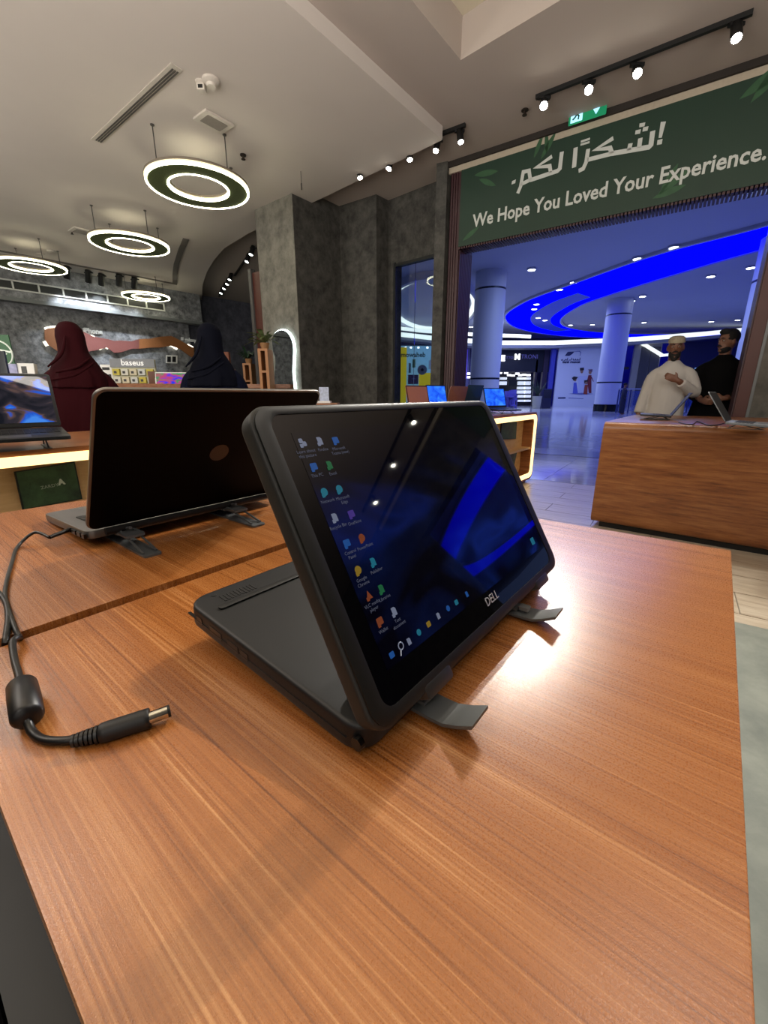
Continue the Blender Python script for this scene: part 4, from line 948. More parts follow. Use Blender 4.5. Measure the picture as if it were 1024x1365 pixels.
for k in sel:
    j = (k+1) % len(inner); m.prism([in4[k], in4[j], in3[j], in3[k]], ZM-.075, ZM-.06)
m.build('pale_cove_inset', mat('cove_inset', (20, 24, 60), .6, emit=.45, emit_col=(40, 62, 235)), lt)
# white oval cove seen through the window and past the jamb
wc = [zpt(577+58*math.cos(a), 400+38*math.sin(a)*(1 if math.sin(a) > 0 else .95)) for a in [2*PI*k/40 for k in range(40)]]
cc_ = sum(wc, Vector((0, 0)))/len(wc)
m = MB(); band(m, [tuple(p) for p in wc], [tuple(cc_+(p-cc_)*.90) for p in wc], ZM-.15, ZM-.001)
t = thing('cove_light', 'white oval ceiling cove of the mall, seen through the narrow shop window', 'ceiling light', (cc_.x, cc_.y, ZM)); m.build('white_light_band', M_wcove, t)
m = MB(); band(m, [tuple(cc_+(p-cc_)*1.05) for p in wc], [tuple(cc_+(p-cc_)*1.002) for p in wc], ZM-.35, ZM-.001); m.build('cove_lip', M_mc, t)
# downlights
dlab = ['on the outer rim of the blue ring, above the cherry wood cabinet', 'on the outer rim of the blue ring, above the farther column', 'on the blue ring, nearest left of the farther column top', 'on the blue ring, left neighbour of the one nearest the farther column', 'in the pale inset of the ring, upper of the left pair', 'in the pale inset of the ring, lower of the left pair', 'at the far tip of the pale inset, left one', 'at the far tip of the pale inset, right one', 'on the far blue band, midway to the farther column', 'inside the ring, above the two men, left one', 'inside the ring, near the right door jamb', 'inside the ring, right of the farther column top, upper one', 'inside the ring, touching the farther column top', 'low beside the right edge of the farther column', 'low inside the ring, second right of the farther column', 'low inside the ring, above the bearded man in white', 'low inside the ring, above the man in black', 'alone on the plain ceiling right of the thick column top', 'just left of the thick white column', 'on the far band just before the farther column']
dl = [(898.7, 330.5), (850, 345.5), (764.9, 377), (745.7, 386.4), (715.4, 405.9), (712.4, 412.2), (717.6, 423.9), (726.6, 427.2), (760.7, 433.6), (947.5, 369.1), (1001, 357.5), (856.7, 395.4), (842.5, 401.7), (837.6, 428.4), (858.6, 430.2), (948.2, 429), (983.5, 426.9), (709, 360), (628, 436), (790, 433)]
proto = None
for px, py in dl:
    c = atz(px, py, ZM-.08)
    if proto is None:
        proto = thing('downlight', 'downlight '+dlab[0], 'downlight', tuple(c), 0, 'downlights around the blue ring')
        m = MB(); m.tube([c, c+Vector((0, 0, .078))], [.22, .22], 20); m.build('trim_ring', M_mc, proto)
        m = MB(); m.tube([c-Vector((0, 0, .012)), c+Vector((0, 0, .001))], [.16, .17], 20); m.build('lens', mat('downlight_lens', (255, 255, 250), .3, emit=9, emit_col=(235, 245, 255)), proto)
    else:
        d = copy_tree(proto); d.location = tuple(c); d['label'] = 'downlight '+dlab[dl.index((px, py))]
# columns
M_col = mat('column_paint', (196, 200, 214), .45, var=.02)
def column(px, y0, wpx, D, label, rings=()):
    c = atz(px, 525.5, CAMH-.001); r_ = ray(px, 525.5); c = CAM + r_*(D/r_.y); R = wpx*D/573/2*.92
    t = thing('round_column', label, 'column', (c.x, c.y, 0))
    MB().tube([(c.x, c.y, .45), (c.x, c.y, ZM)], [R, R], 48, cap=False).build('shaft', M_col, t, smooth=True)
    MB().tube([(c.x, c.y, 0), (c.x, c.y, .45)], [R*1.03, R*1.03], 48).build('base_band', mat('black_column_base', (10, 10, 14), .2), t, smooth=True)
    for pr in rings:
        z = aty(px, pr, D).z; MB().tube([(c.x, c.y, z-.04), (c.x, c.y, z+.04)], [R*1.012, R*1.012], 48).build('metal_band', mat('band_dark', (40, 44, 60), .3, .6), t, smooth=True)
column(645, 366, 41, 22.5, 'thick white round column just right of the plum door jamb', (387, 505))
column(810, 405, 32, 28.5, 'farther round column glowing blue in the middle of the mall', (420.5, 510))
column(1005, 360, 60, 17.5, 'round column lit bright blue, mostly hidden behind the right door jamb', (373,))
# far walls: facade frame at a depth plane
FD2 = Vector((0, -1, 0))
def far_rect(mb, x0, x1, y0, y1, D, th=.15):
    a, b = aty(x0, y1, D), aty(x1, y0, D); mb.box(a.x, b.x, D, D+th, max(a.z, 0), b.z)
YF = 40.0
zf = aty(700, 461, YF).z
bwm = MB(); bwm.box(-14, 70, YF+7, YF+7.3, 0, ZM); struct('mall_wall_back', bwm, mat('mall_back_navy', (60, 62, 110), .7))
# fascia with white light line above the shops
fpts = [(470, 436), (527, 445), (590, 452), (668, 457), (740, 457), (800, 454.5), (850, 452), (890, 449), (940, 445), (1000, 439), (1060, 432)]
m = MB(); m2 = MB(); FP = [aty(x, y, YF-1.5) for x, y in fpts]
zc_ = sum(p.z for p in FP)/len(FP)
for i in range(len(FP)-1):
    a, b = FP[i], FP[i+1]; az, bz = a.z, b.z
    m.add([(a.x, YF-1.5, az-.16), (b.x, YF-1.5, bz-.16), (b.x, YF-1.5, bz+.18), (a.x, YF-1.5, az+.18), (a.x, YF-1.3, az-.16), (b.x, YF-1.3, bz-.16), (b.x, YF-1.3, bz+.18), (a.x, YF-1.3, az+.18)],
          [(0, 1, 2, 3), (5, 4, 7, 6), (0, 4, 5, 1), (3, 2, 6, 7)])
    m2.add([(a.x, YF-1.6, az-.42), (b.x, YF-1.6, bz-.42), (b.x, YF-1.6, bz-.20), (a.x, YF-1.6, az-.20), (a.x, YF, az-.42), (b.x, YF, bz-.42), (b.x, YF, bz-.20), (a.x, YF, az-.20)],
          [(0, 1, 2, 3), (5, 4, 7, 6), (0, 4, 5, 1), (3, 2, 6, 7)])
t = thing('fascia_light', 'long curved white light line above the distant shop fronts', 'light', (20, YF-1.5, zc_)); m.build('light_line', M_wcove, t); 
m3 = MB()
for i in range(6, len(FP)-1):
    a, b = FP[i], FP[i+1]; m3.add([(a.x, YF-1.55, a.z-.36), (b.x, YF-1.55, b.z-.36), (b.x, YF-1.55, b.z-.26), (a.x, YF-1.55, a.z-.26)], [(0, 1, 2, 3)])
struct('mall_fascia', m2, mat('fascia_paint', (150, 152, 160), .7))
# upper thin cove to the left
m = MB(); LP_ = [aty(x, y, YF-4) for x, y in ((480, 425), (527, 437), (560, 441), (600, 444), (640, 446.5), (690, 448), (708, 449))]
for i in range(len(LP_)-1):
    a, b = LP_[i], LP_[i+1]; m.add([(a.x, YF-4, a.z-.10), (b.x, YF-4, b.z-.10), (b.x, YF-4, b.z+.14), (a.x, YF-4, a.z+.14), (a.x, YF-3.8, a.z-.1), (b.x, YF-3.8, b.z-.1), (b.x, YF-3.8, b.z+.14), (a.x, YF-3.8, a.z+.14)], [(0, 1, 2, 3), (5, 4, 7, 6), (0, 4, 5, 1), (3, 2, 6, 7)])
t = thing('fascia_light', 'shorter upper white light line left of the blue ring', 'light', (6, YF-4, zc_)); m.build('light_line', M_wcove, t)

# shop with dark front and lit shelves
t = thing('distant_shop', 'dark shop front with half-lit letters and bright white shelves inside', 'shop', (11, YF, 0))
D = YF
m = MB(); far_rect(m, 654, 733, 461, 545, D+3, .2); m.build('back_wall', mat('shop_inside_dark', (24, 24, 34), .6), t)
m = MB(); far_rect(m, 664, 735, 459, 496, D, .3); m.build('sign_board', mat('shop_sign_board', (20, 20, 32), .4), t)
m = MB(); far_rect(m, 709, 718, 480, 545, D, .4); m.build('pier', mat('shop_pier', (44, 34, 48), .5), t)
m = MB(); far_rect(m, 719, 733.5, 461, 545, D-.1, .4); m.build('side_wall', mat('shop_side', (54, 44, 66), .5), t)
for k, (x, lit) in enumerate(((672, 1), (679, 0), (684, 0), (689, 1), (696, 0), (703, 0), (709, 0), (715, 0))):
    pass
def far_text(s, px0, px1, pyb, D, m_, parent, ext=.03, bold=0):
    a = aty(px0, pyb, D); b = aty(px1, pyb, D); M = frame(Vector((a.x, D, a.z)), (1, 0, 0), (0, 0, 1), (0, -1, 0))
    return text('sign_letters', s, m_, parent, M, .5, width=b.x-a.x, ext=ext, bold=bold)
L_on = mat('sign_letter_lit', (250, 250, 255), .4, emit=2.2); L_off = mat('sign_letter_unlit', (110, 104, 170), .4, emit=.12)
far_text('E', 668, 673, 481, D-.1, L_on, t, bold=.03); far_text('TTO', 674.5, 684, 478.5, D-.1, L_off, t)
far_text('N', 686, 693, 479, D-.1, L_on, t, bold=.03); far_text('TRONI', 694.5, 716.5, 478, D-.1, L_off, t)
M_shelf = mat('lit_shelf', (235, 240, 245), .5, emit=.75, emit_col=(215, 225, 235))
for (x0, x1) in ((666, 676), (690.5, 699), (700, 708)):
    for (y0, y1) in ((503, 506), (508.5, 513), (515.5, 519), (520.5, 524.5), (526.5, 530), (533, 535.5)):
        if x0 < 680 and y0 > 514: continue
        m = MB(); far_rect(m, x0, x1, y0, y1, D+1.5, .4); m.build('lit_shelf', M_shelf, t)
for (x, y) in ((667, 497), (675, 497), (679, 500), (684, 500.5), (690, 498), (694, 500), (699, 499.5), (705, 500)):
    m = MB(); far_rect(m, x-2.2, x+2.6, y-1.2, y+1.2, D+1.2, .2); m.build('ceiling_lamp', L_on, t)
m = MB(); far_rect(m, 678, 690, 506, 514, D+1.4, .3); m.build('dark_display', M_blk, t)
# glass balustrade / purple seats before the shop
t = thing('cafe_seating', 'cluster of purple chairs before the dark shop front', 'chairs', tuple(aty(674, 540, 34)*1))
t['kind'] = 'stuff'
rnd = random.Random(3); m = MB()
for i in range(26):
    a = aty(665+rnd.random()*21, 540, 33+rnd.random()*2); z = .1+rnd.random()*.9
    m.box(a.x-.22, a.x+.22, a.y-.2, a.y+.2, z, z+.08); m.box(a.x-.22, a.x+.22, a.y+.15, a.y+.2, z, z+.45); m.box(a.x-.2, a.x-.17, a.y-.18, a.y-.14, 0, z); m.box(a.x+.17, a.x+.2, a.y-.18, a.y-.14, 0, z)
m.build('seats', mat('purple_seat', (90, 84, 170), .5), t)
# planter
a = aty(715.5, 536, 33); t = thing('potted_plant', 'leafy plant in a pale tub before the distant shop front', 'plant', (a.x, a.y, 0))
MB().tube([(a.x, a.y, 0), (a.x, a.y, .95)], [.28, .36], 20).build('tub', mat('pale_tub', (170, 168, 150), .6), t, smooth=True)
m = MB()
for i in range(40):
    an = rnd.random()*6.28; L = .5+rnd.random()*.9; p0 = Vector((a.x, a.y, .95)); p1 = p0+Vector((math.cos(an)*L*.6, math.sin(an)*L*.6, L*.9)); n = Vector((-math.sin(an), math.cos(an), 0))*.05
    m.add([p0, (p0+p1)/2+n, p1, (p0+p1)/2-n], [(0, 1, 2, 3)])
tag(m.build('leaves', mat('plant_dark_green', (28, 48, 34), .6, var=.4), t), None, None, None, 'stuff')
a = aty(727, 536, 34); t = thing('kiosk', 'dark low kiosk cabinet beside the potted plant', 'kiosk', (a.x, a.y, 0))
MB().box(a.x-.35, a.x+.35, a.y-.3, a.y+.3, 0, 1.5).build('cabinet_body', mat('kiosk_navy', (24, 24, 60), .4), t, bevel=.03); MB().box(a.x-.3, a.x+.3, a.y-.32, a.y-.3, .8, 1.4).build('screen', mat('kiosk_screen', (12, 12, 40), .2), t)
# white hoarding with bank artwork
t = thing('hoarding', 'tall white hoarding printed with a logo and a cartoon family', 'hoarding', tuple(aty(770, 540, YF-1)))
DH = YF-.9
m = MB(); far_rect(m, 737, 836, 461.5, 545, DH, .2); m.build('board', mat('hoarding_white', (205, 208, 222), .5, var=.02), t)
m = MB(); far_rect(m, 733.5, 737, 460, 545, DH-.05, .25); m.build('edge_post', mat('hoarding_post', (60, 64, 170), .5), t)
MH = lambda px, py, dd=.01: Vector((aty(px, py, DH).x, DH-dd, aty(px, py, DH).z))
def flat(name, pts, mm, dd=.01):
    P = [MH(x, y, dd) for x, y in pts]; m = MB(); m.loft([P, [p+Vector((0, .008, 0)) for p in P]]); return m.build(name, mm, t)
M_ink = mat('print_navy', (40, 44, 90), .6); M_inkl = mat('print_light_navy', (110, 116, 170), .6)
flat('logo_shape', [(753, 474.5), (757, 469), (766, 468.5), (763, 472), (759, 474.5)], M_ink)
flat('logo_outline', [(766, 468.5), (773, 467.8), (775, 469.5), (773.5, 474.5), (772.8, 474.5), (773.8, 470), (772, 468.8), (766, 469.3)], M_inkl)
far_l = lambda s, x0, x1, y, b=.01: far_text(s, x0, x1, y, DH-.012, M_ink, t, ext=.006, bold=b)
far_l('bank muscat', 750, 773.5, 484, .02)
# Arabic line drawn as connected strokes
m = MB(); I4 = Matrix.Identity(4); MHt = frame(MH(749, 480, .012), (1, 0, 0), (0, 0, 1), (0, -1, 0)); s_ = (MH(775, 480)-MH(749, 480)).x/26
def hs(pts, w_=.9): stroke(m, [(x*s_, y*s_) for x, y in pts], w_*s_, MHt, 0, .006)
hs([(24, 3), (24, 0), (15, 0), (15, 2)]); hs([(21, 0), (21, 1.6)]); hs([(18, 0), (18, 1.8)]); hs([(13, 3), (12.5, 0), (9.5, 0)]); hs([(7.5, 3), (7.5, 0), (4, 0), (3, -1.2)]); hs([(5.5, 0), (5.5, 1.5)]); hs([(1.5, 1), (0, -.5), (-1, .5)])
tag(m.build('arabic_print', M_ink, t), None, None, None, 'stuff')
# cartoon family: father, boy, mother, girl (plain flat figures)
M_skin = mat('print_skin', (150, 110, 90), .6); M_robe = mat('print_robe_white', (190, 196, 225), .6); M_hair = mat('print_hair', (40, 30, 34), .6); M_red = mat('print_red', (120, 34, 44), .6); M_red2 = mat('print_rust', (150, 60, 44), .6); M_bl = mat('print_blue_robe', (90, 100, 200), .6)
def oval(cx, cy, rx, ry): return [(cx+rx*math.cos(k*PI/6), cy+ry*math.sin(k*PI/6)) for k in range(12)]
flat('robe', [(771, 501), (782, 501), (784, 524), (771, 524)], M_robe); flat('face', oval(775.6, 494.5, 2.0, 3.2), M_skin, .02); flat('hair', [(773.2, 494), (773, 490.5), (778.4, 490), (778.5, 493.5)], M_hair, .03)
flat('robe', [(765, 510), (768.5, 510), (770.5, 524.5), (763.5, 524.5)], M_bl, .02); flat('face', oval(766.5, 506, 2.0, 2.4), M_skin, .03); flat('hair', [(762.2, 504), (765, 501.8), (770.5, 502.6), (768.6, 505.2), (764.4, 507.4)], M_hair, .04)
flat('dress', [(784.5, 500), (788.5, 500), (788.4, 524), (785, 524), (782.6, 507)], M_red, .02); flat('face', oval(786.6, 496.3, 2.0, 2.6), M_skin, .03); flat('hair', [(784, 492.5), (789.8, 492.2), (789.3, 496), (785, 494)], mat('print_scarf', (110, 80, 110), .6), .04); flat('arm', [(788, 503), (789, 502.5), (791.6, 508.5), (790.8, 508.8)], M_red, .02)
flat('dress', [(779.5, 513), (783.5, 513), (782.6, 526), (777.6, 525)], M_red2, .05); flat('face', oval(781.2, 510, 1.8, 2.4), M_skin, .06); flat('hair', [(778.6, 512), (778.6, 507), (783.6, 506.5), (783.6, 508.6), (780, 509)], M_hair, .07)
flat('ground_shadow', [(758, 524.8), (775, 523.6), (792, 525), (775, 526.4)], M_inkl, .015)
flat('small_print', [(744, 529.6), (754, 529.4), (754, 531.4), (744, 531.6)], M_ink); flat('small_print', [(758, 530), (778, 531), (778, 531.8), (758, 531)], M_inkl)
# right part: beige corridor wall, navy wall
m = MB(); far_rect(m, 834, 884, 456, 545, YF-.6, .2); struct('mall_wall_beige', m, mat('beige_corridor_wall', (150, 146, 138), .7))
m = MB(); far_rect(m, 884, 1080, 455, 545, YF-.5, .2); struct('mall_wall_navy', m, mat('navy_wall', (26, 24, 70), .6))
for x in (856, 869):
    m = MB(); far_rect(m, x-.4, x+.4, 462, 540, YF-.66, .05); struct('trim_7', m, mat('wall_joint', (70, 68, 70), .7))
t = thing('corridor_light', 'angled white ceiling cove over the beige corridor', 'ceiling light', tuple(aty(870, 462, YF-5)))
for pts in (((851, 455.5), (857, 455), (886, 472.5), (880, 473.5)), ((880, 472.5), (900, 470), (900, 473.5), (882, 475.5))):
    P = [aty(x, y, YF-.9) for x, y in pts]; m = MB(); m.loft([P, [p+Vector((0, .3, 0)) for p in P]]); m.build('light_line', M_wcove, t)
m = MB(); far_rect(m, 830.5, 839, 489, 492.5, YF-1, .1); t = thing('wall_sign', 'small dark sign on the beige corridor wall beside the blue column', 'sign', tuple(aty(834, 490, YF-1))); m.build('panel', M_blk, t)
m = MB(); far_rect(m, 924, 933, 490, 508, YF-.6, .1); t = thing('light_box', 'pale blue lit panel on the navy wall between the two men', 'light box', tuple(aty(928, 500, YF-1))); m.build('panel', mat('pale_light_box', (150, 190, 230), .4, emit=.5, emit_col=(120, 160, 210)), t)
# railing
t = thing('glass_railing', 'glass railing with a pale handrail at the far corridor', 'railing', tuple(aty(870, 540, 26)))
a = aty(826, 518.5, 26); b = aty(1000, 518.5, 26); MB().box(a.x, b.x, 25.97, 26.05, a.z-.04, a.z+.04).build('handrail', mat('pale_rail', (180, 184, 196), .3, .3), t)
for i in range(12):
    x = a.x+(b.x-a.x)*i/11; MB().box(x-.03, x+.03, 25.98, 26.04, 0, a.z-.04).build('post', mat('rail_post', (60, 70, 130), .3, .5), t)
    if i < 11: MB().box(x+.08, x+(b.x-a.x)/11-.08, 26, 26.015, .1, a.z-.1).build('glass_pane', mat('railing_glass', (60, 90, 180), .05, alpha=.35), t)
# left part behind: purple doors and shop with yellow
m = MB(); far_rect(m, 588, 668, 459, 545, YF+.6, .2); struct('mall_wall_mauve', m, mat('mauve_wall', (96, 96, 140), .6))
t = thing('shop_entrance', 'purple lit shop doorway left of the thick white column', 'doorway', tuple(aty(620, 540, YF)))
m = MB(); far_rect(m, 617, 624, 466, 505, YF, .3); m.build('lit_panel', mat('purple_panel', (120, 100, 230), .5, emit=.35, emit_col=(90, 70, 220)), t)
m = MB(); far_rect(m, 610.5, 616, 463, 545, YF-.1, .3); m.build('door_leaf', mat('door_lilac', (130, 140, 200), .5), t)
m = MB(); far_rect(m, 624, 628, 463, 545, YF-.1, .3); m.build('dark_post', mat('navy_post', (20, 18, 50), .5), t)
for y in (498, 502.8): m = MB(); far_rect(m, 623, 627, y-1.3, y+1.3, YF-.3, .1); m.build('lamp', L_on, t)
DY = 30.0
t = thing('distant_shop', 'bright yellow and pale blue shop front seen through the narrow window', 'shop', tuple(aty(555, 540, DY)))
def fr(name, x0, x1, y0, y1, D_, mm, th=.15): m = MB(); far_rect(m, x0, x1, y0, y1, D_, th); return m.build(name, mm, t)
fr('back_wall', 512, 598, 461, 548, DY+2, mat('shop_pale_blue', (130, 180, 205), .6, emit=.35, emit_col=(120, 175, 200), var=.35, vscale=2))
M_yel = mat('shop_yellow', (225, 200, 30), .5, emit=.30, emit_col=(215, 190, 10))
fr('yellow_column', 533, 542.5, 463, 548, DY, M_yel, .5); fr('navy_panel', 515, 532, 462, 548, DY+.2, mat('shop_navy', (30, 36, 90), .5))
fr('lilac_panel', 519, 531, 497, 548, DY-.5, mat('shop_lilac', (90, 100, 190), .5)); fr('yellow_counter', 559, 576, 497, 516, DY+.6, M_yel, .6); fr('counter_base', 558, 580, 516, 530, DY+.6, mat('counter_white_blue', (170, 190, 215), .5), .5)
fr('poster', 544, 558, 499.5, 512, DY, mat('poster_navy', (24, 36, 84), .5)); far_text('news', 549, 554, 505.5, DY-.01, mat('poster_text', (90, 140, 190), .5), t, ext=.004)
far_text('mowaheb', 534.5, 567, 475.8, DY-.05, mat('sign_dark_green', (38, 60, 58), .5), t, ext=.02, bold=.012)
c = aty(563, 493, DY-.1)
m = MB(); R_ = 6.2*DY/573; m.tube([(c.x, DY-.1, c.z), (c.x, DY-.02, c.z)], [R_, R_], 28); m.build('round_wheel', mat('wheel_grey', (110, 120, 122), .5), t); m = MB(); m.tube([(c.x, DY-.14, c.z), (c.x, DY-.1, c.z)], [R_*.3, R_*.3], 20); m.build('hub', M_blk, t)
for x in (541, 548, 558, 570): fr('ceiling_lamp', x-1.3, x+1.3, 462.2, 464.2, DY+1, L_on, .1)
for (x0, x1, y0, y1, cc) in ((545, 548, 484, 497, (40, 90, 130)), (550, 554, 479, 490, (70, 120, 90)), (572, 578, 480, 492, (190, 210, 220)), (546, 556, 516, 527, (60, 50, 60))): fr('goods', x0, x1, y0, y1, DY+1.2, mat('goods_%d' % x0, cc, .5))
# ================================================================== DISPLAY WALL
WZ = Vector((0, 0, 1))
def wallframe(px, py, off=.0): return frame(DWp(px, py, off), DW, WZ, DW.cross(WZ))
if DW.cross(WZ).dot(DN) < 0: pass
NW = DW.cross(WZ)                                   # should point into the room
def wquad(name, pts, off, th, mm, parent=None, bevel=0):
    P = [DWp(x, y, off) for x, y in pts]; m = MB(); m.loft([P, [p+DN*th for p in P]]); return m.build(name, mm, parent, bevel=bevel, weld=bool(bevel))
# wavy wooden decoration with light behind it
top = [(59, 440), (64, 437.5), (75, 437), (88, 439), (108, 441), (125, 449), (142, 452), (152, 454.5), (160, 454), (175, 455), (185, 452), (200, 451.5), (212, 449), (228, 448), (240, 454), (252, 461), (258, 464)]
bot = [(258, 478), (250, 473), (242, 467), (235, 462), (228, 461), (222, 460), (216, 463.5), (205, 463), (195, 464), (185, 465), (175, 465), (168, 463), (162, 470), (152, 470.5), (146, 466), (140, 462), (132, 466), (120, 469), (105, 470), (85, 471), (72, 466), (62, 458), (58, 449)]
t = thing('wall_decoration', 'wavy wood and mauve strip running along the grey display wall', 'wall decoration', tuple(DWp(160, 462)))
def nearest_bot(x): 
    b = sorted(bot); 
    for i in range(len(b)-1):
        if b[i][0] <= x <= b[i+1][0]: k = (x-b[i][0])/max(.01, b[i+1][0]-b[i][0]); return b[i][1]*(1-k)+b[i+1][1]*k
    return b[0][1] if x < b[0][0] else b[-1][1]
segs = [(0, 5, mat('strip_brown', (130, 84, 54), .5)), (4, 11, mat('strip_mauve', (112, 66, 62), .5)), (10, 17, mat('strip_orange', (142, 92, 54), .5))]
for a, b, mm in segs:
    tt = top[a:b]; m = MB()
    for i in range(len(tt)-1):
        (xa, ya), (xb, yb) = tt[i], tt[i+1]; P = [DWp(xa, ya, .05), DWp(xb, yb, .05), DWp(xb, nearest_bot(xb), .05), DWp(xa, nearest_bot(xa), .05)]
        m.loft([P, [p+DN*.03 for p in P]])
    m.build('wood_strip', mm, t)
M_gl = mat('backlight_strip', (255, 250, 230), .5, emit=2.5, emit_col=(255, 248, 225))
for pts in (((60, 438.5), (70, 436.2), (77, 436.2)), ((112, 446.5), (124, 449), (126, 451)), ((132, 465), (139, 461.5), (144, 464)), ((166, 463), (170, 463.5)), ((222, 459), (229, 460.5), (236, 465)), ((250, 460), (257, 463.5)), ((59, 455), (63, 461))):
    MB().tube([DWp(x, y, .035) for x, y in pts], .035, 6).build('light_edge', M_gl, t)
t = thing('wall_sign', 'small white phone brand lettering on the wall above the wavy strip', 'sign', tuple(DWp(125, 445)))
M_wl = mat('wall_sign_letters', (190, 192, 190), .5, emit=.12)
def walltext(s, p0, p1, off, mm, t, bold=.0):
    a = DWp(*p0, off); b = DWp(*p1, off); xd = DW if (b-a).dot(DW) > 0 else -DW; M = frame(a, xd, WZ)
    return text('letters', s, mm, t, M, .2, width=abs((b-a).dot(xd)), ext=.01, bold=bold)
walltext('iPhone', (111, 443), (137, 444.2), .03, M_wl, t, .01)
t = thing('wall_sign', 'faint white lettering at the far end of the display wall, by the navy-clad woman', 'sign', tuple(DWp(255, 452)))
walltext('galaxy', (247, 454.5), (262, 456), .03, M_wl, t, .006); wquad('emblem', [(241, 449.5), (244.5, 449.5), (244.5, 453.5), (241, 453.5)], .03, .01, M_wl, t)
# socket
t = thing('wall_socket', 'white double socket frame with two black inserts on the grey wall', 'socket', tuple(DWp(229, 480)))
wquad('plate', [(221, 473.5), (235.5, 474), (235.5, 484.5), (221, 484)], .0, .05, M_white, t)
for x in (223, 229.8): wquad('insert', [(x, 475.2), (x+4.6, 475.3), (x+4.6, 482.8), (x, 482.6)], .05, .01, M_blk, t)
# air grille on the soffit
t = thing('air_grille', 'long white linear air grille of framed cells along the wall soffit', 'air grille', tuple(S(110, 392)))
gt = [S(-30, 365), S(220, 409.5)]; gb = [S(-30, 376.5), S(219.5, 411.5)]
zt = S(60, 380.5).z; zbm = S(60, 390.5).z
ga = (S(-60, 380)-dw0).dot(DW); gb_ = (S(219.5, 410)-dw0).dot(DW); M_gr = mat('grille_white', (190, 192, 190), .5)
def sb(u0, u1, z0, z1, o0, o1):
    m = MB(); a = dw0+DW*u0; b = dw0+DW*u1; m.prism([(a+DN*o0).xy, (b+DN*o0).xy, (b+DN*o1).xy, (a+DN*o1).xy], z0, z1); return m
zg1 = S(100, 387).z+.02; zg0 = S(100, 398.5).z
sb(ga, gb_, zg1-.03, zg1, .002, .03).build('top_rail', M_gr, t); sb(ga, gb_, zg0, zg0+.03, .002, .03).build('bottom_rail', M_gr, t)
sb(ga+.01, gb_-.01, zg0+.01, zg1-.01, .0, .004).build('dark_back', mat('grille_dark', (40, 42, 42), .7), t)
nx = int((gb_-ga)/.42)
for i in range(nx+1): u = ga+(gb_-ga-.03)*i/nx; sb(u, u+.03, zg0, zg1, .002, .03).build('cell_bar', M_gr, t)
# counters and goods in front of the wall (all stand on a long wooden wall counter)
def AP(px, py, y): return aty(px, py, y)
wc0, wc1 = AP(-40, 503, 6.0), AP(420, 503, 6.9)
zc1 = 1.25
m = MB(); u = (Vector((wc1.x, wc1.y, 0))-Vector((wc0.x, wc0.y, 0))).normalized(); v = Vector((-u.y, u.x, 0))
m.prism([wc0.xy, (wc0+u*4.55).xy, (wc0+u*4.55+v*.6).xy, (wc0+v*.6).xy], zc1-.06, zc1); tc = thing('wall_counter', 'long raised wooden counter behind the two women, holding boxes and displays', 'counter', (wc0.x+1, wc0.y, 0))
M_ctr = wood('counter_wood', [(110, 66, 40), (134, 84, 54), (146, 96, 62), (160, 110, 76)], (6, 30, 30), .4)
m.build('counter_top', M_ctr, tc); m = MB(); m.prism([(wc0+v*.05).xy, (wc0+u*4.5+v*.05).xy, (wc0+u*4.5+v*.55).xy, (wc0+v*.55).xy], 0, zc1-.06); m.build('counter_body', M_ctr, tc)
def onctr(px, inset=.2):   # a point on the counter top under pixel column px
    r = ray(px, 503); # intersect in plan with the counter's front line shifted by inset
    o = wc0+v*inset; d = Vector((r.x, r.y)); A_ = Vector((u.x, u.y)); 
    # solve CAM + s*d = o + k*u
    det = d.x*(-A_.y)+A_.x*d.y; s_ = (o.x*(-A_.y)+A_.x*o.y)/det
    return Vector((d.x*s_, d.y*s_, zc1))
def upright(name, label, cat, px0, px1, ytop, mm, th=.03, lean=.0, inset=.2, ybot=None):
    a, b = onctr(px0, inset), onctr(px1, inset); t = thing(name, label, cat, tuple((a+b)/2))
    h = atp((px0+px1)/2, ytop, (a+b)/2, Vector((-u.y, u.x, 0))).z - zc1
    xd = (b-a).normalized(); M = frame(a, xd, WZ*math.cos(lean)+v*math.sin(lean))
    wd = (b-a).length
    MB().box(0, wd, 0, h, -th, 0).build('body', mm, t, bevel=.004, M=M)
    return t, M, wd, h
t, M, wd, h = upright('baseus_display'[7:] if 0 else 'accessory_display', 'grey-headed accessory display full of small boxes, between the two women', 'display stand', 150, 209, 478.5, mat('display_cream', (190, 188, 160), .5), .04)
M_g = mat('display_header_grey', (128, 132, 138), .5); MB().box(0, wd, h*.66, h*1.0, 0, .02).build('header', M_g, t, M=M)
text('letters', 'baseus', mat('letter_white', (235, 235, 235), .5, emit=.3), t, M @ Matrix.Translation((wd*.25, h*.74, .021)), .1, width=wd*.5, ext=.001, bold=.002)
rnd = random.Random(5)
for j in range(2):
    for i in range(5):
        x0 = wd*(.05+.19*i); y0 = h*(.03+.32*j)
        MB().box(x0, x0+wd*.15, y0, y0+h*.24, .001, .05).build('small_box', mat('small_box_%d' % ((i*3+j) % 4), [(205, 205, 192), (190, 176, 60), (196, 200, 196), (206, 198, 170)][(i*3+j) % 4], .5), t, M=M)
        MB().box(x0+wd*.03, x0+wd*.09, y0+h*.06, y0+h*.16, .05, .052).build('box_print', mat('box_print_dark', (50, 50, 50), .5), t, M=M)
t, M, wd, h = upright('product_box', 'white product box half hidden by the maroon-clad woman', 'box', 136, 151, 486, M_white, .08)
MB().box(wd*.15, wd*.8, h*.72, h*.86, 0, .002).build('box_print', M_blk, t, M=M); MB().box(wd*.6, wd*.85, h*.3, h*.5, 0, .002).build('box_print', M_blk, t, M=M)
t, M, wd, h = upright('wooden_case', 'brown wooden case beside the grey-headed accessory display', 'case', 197.5, 207, 495, mat('brown_case', (96, 58, 40), .5), .08, inset=.13)
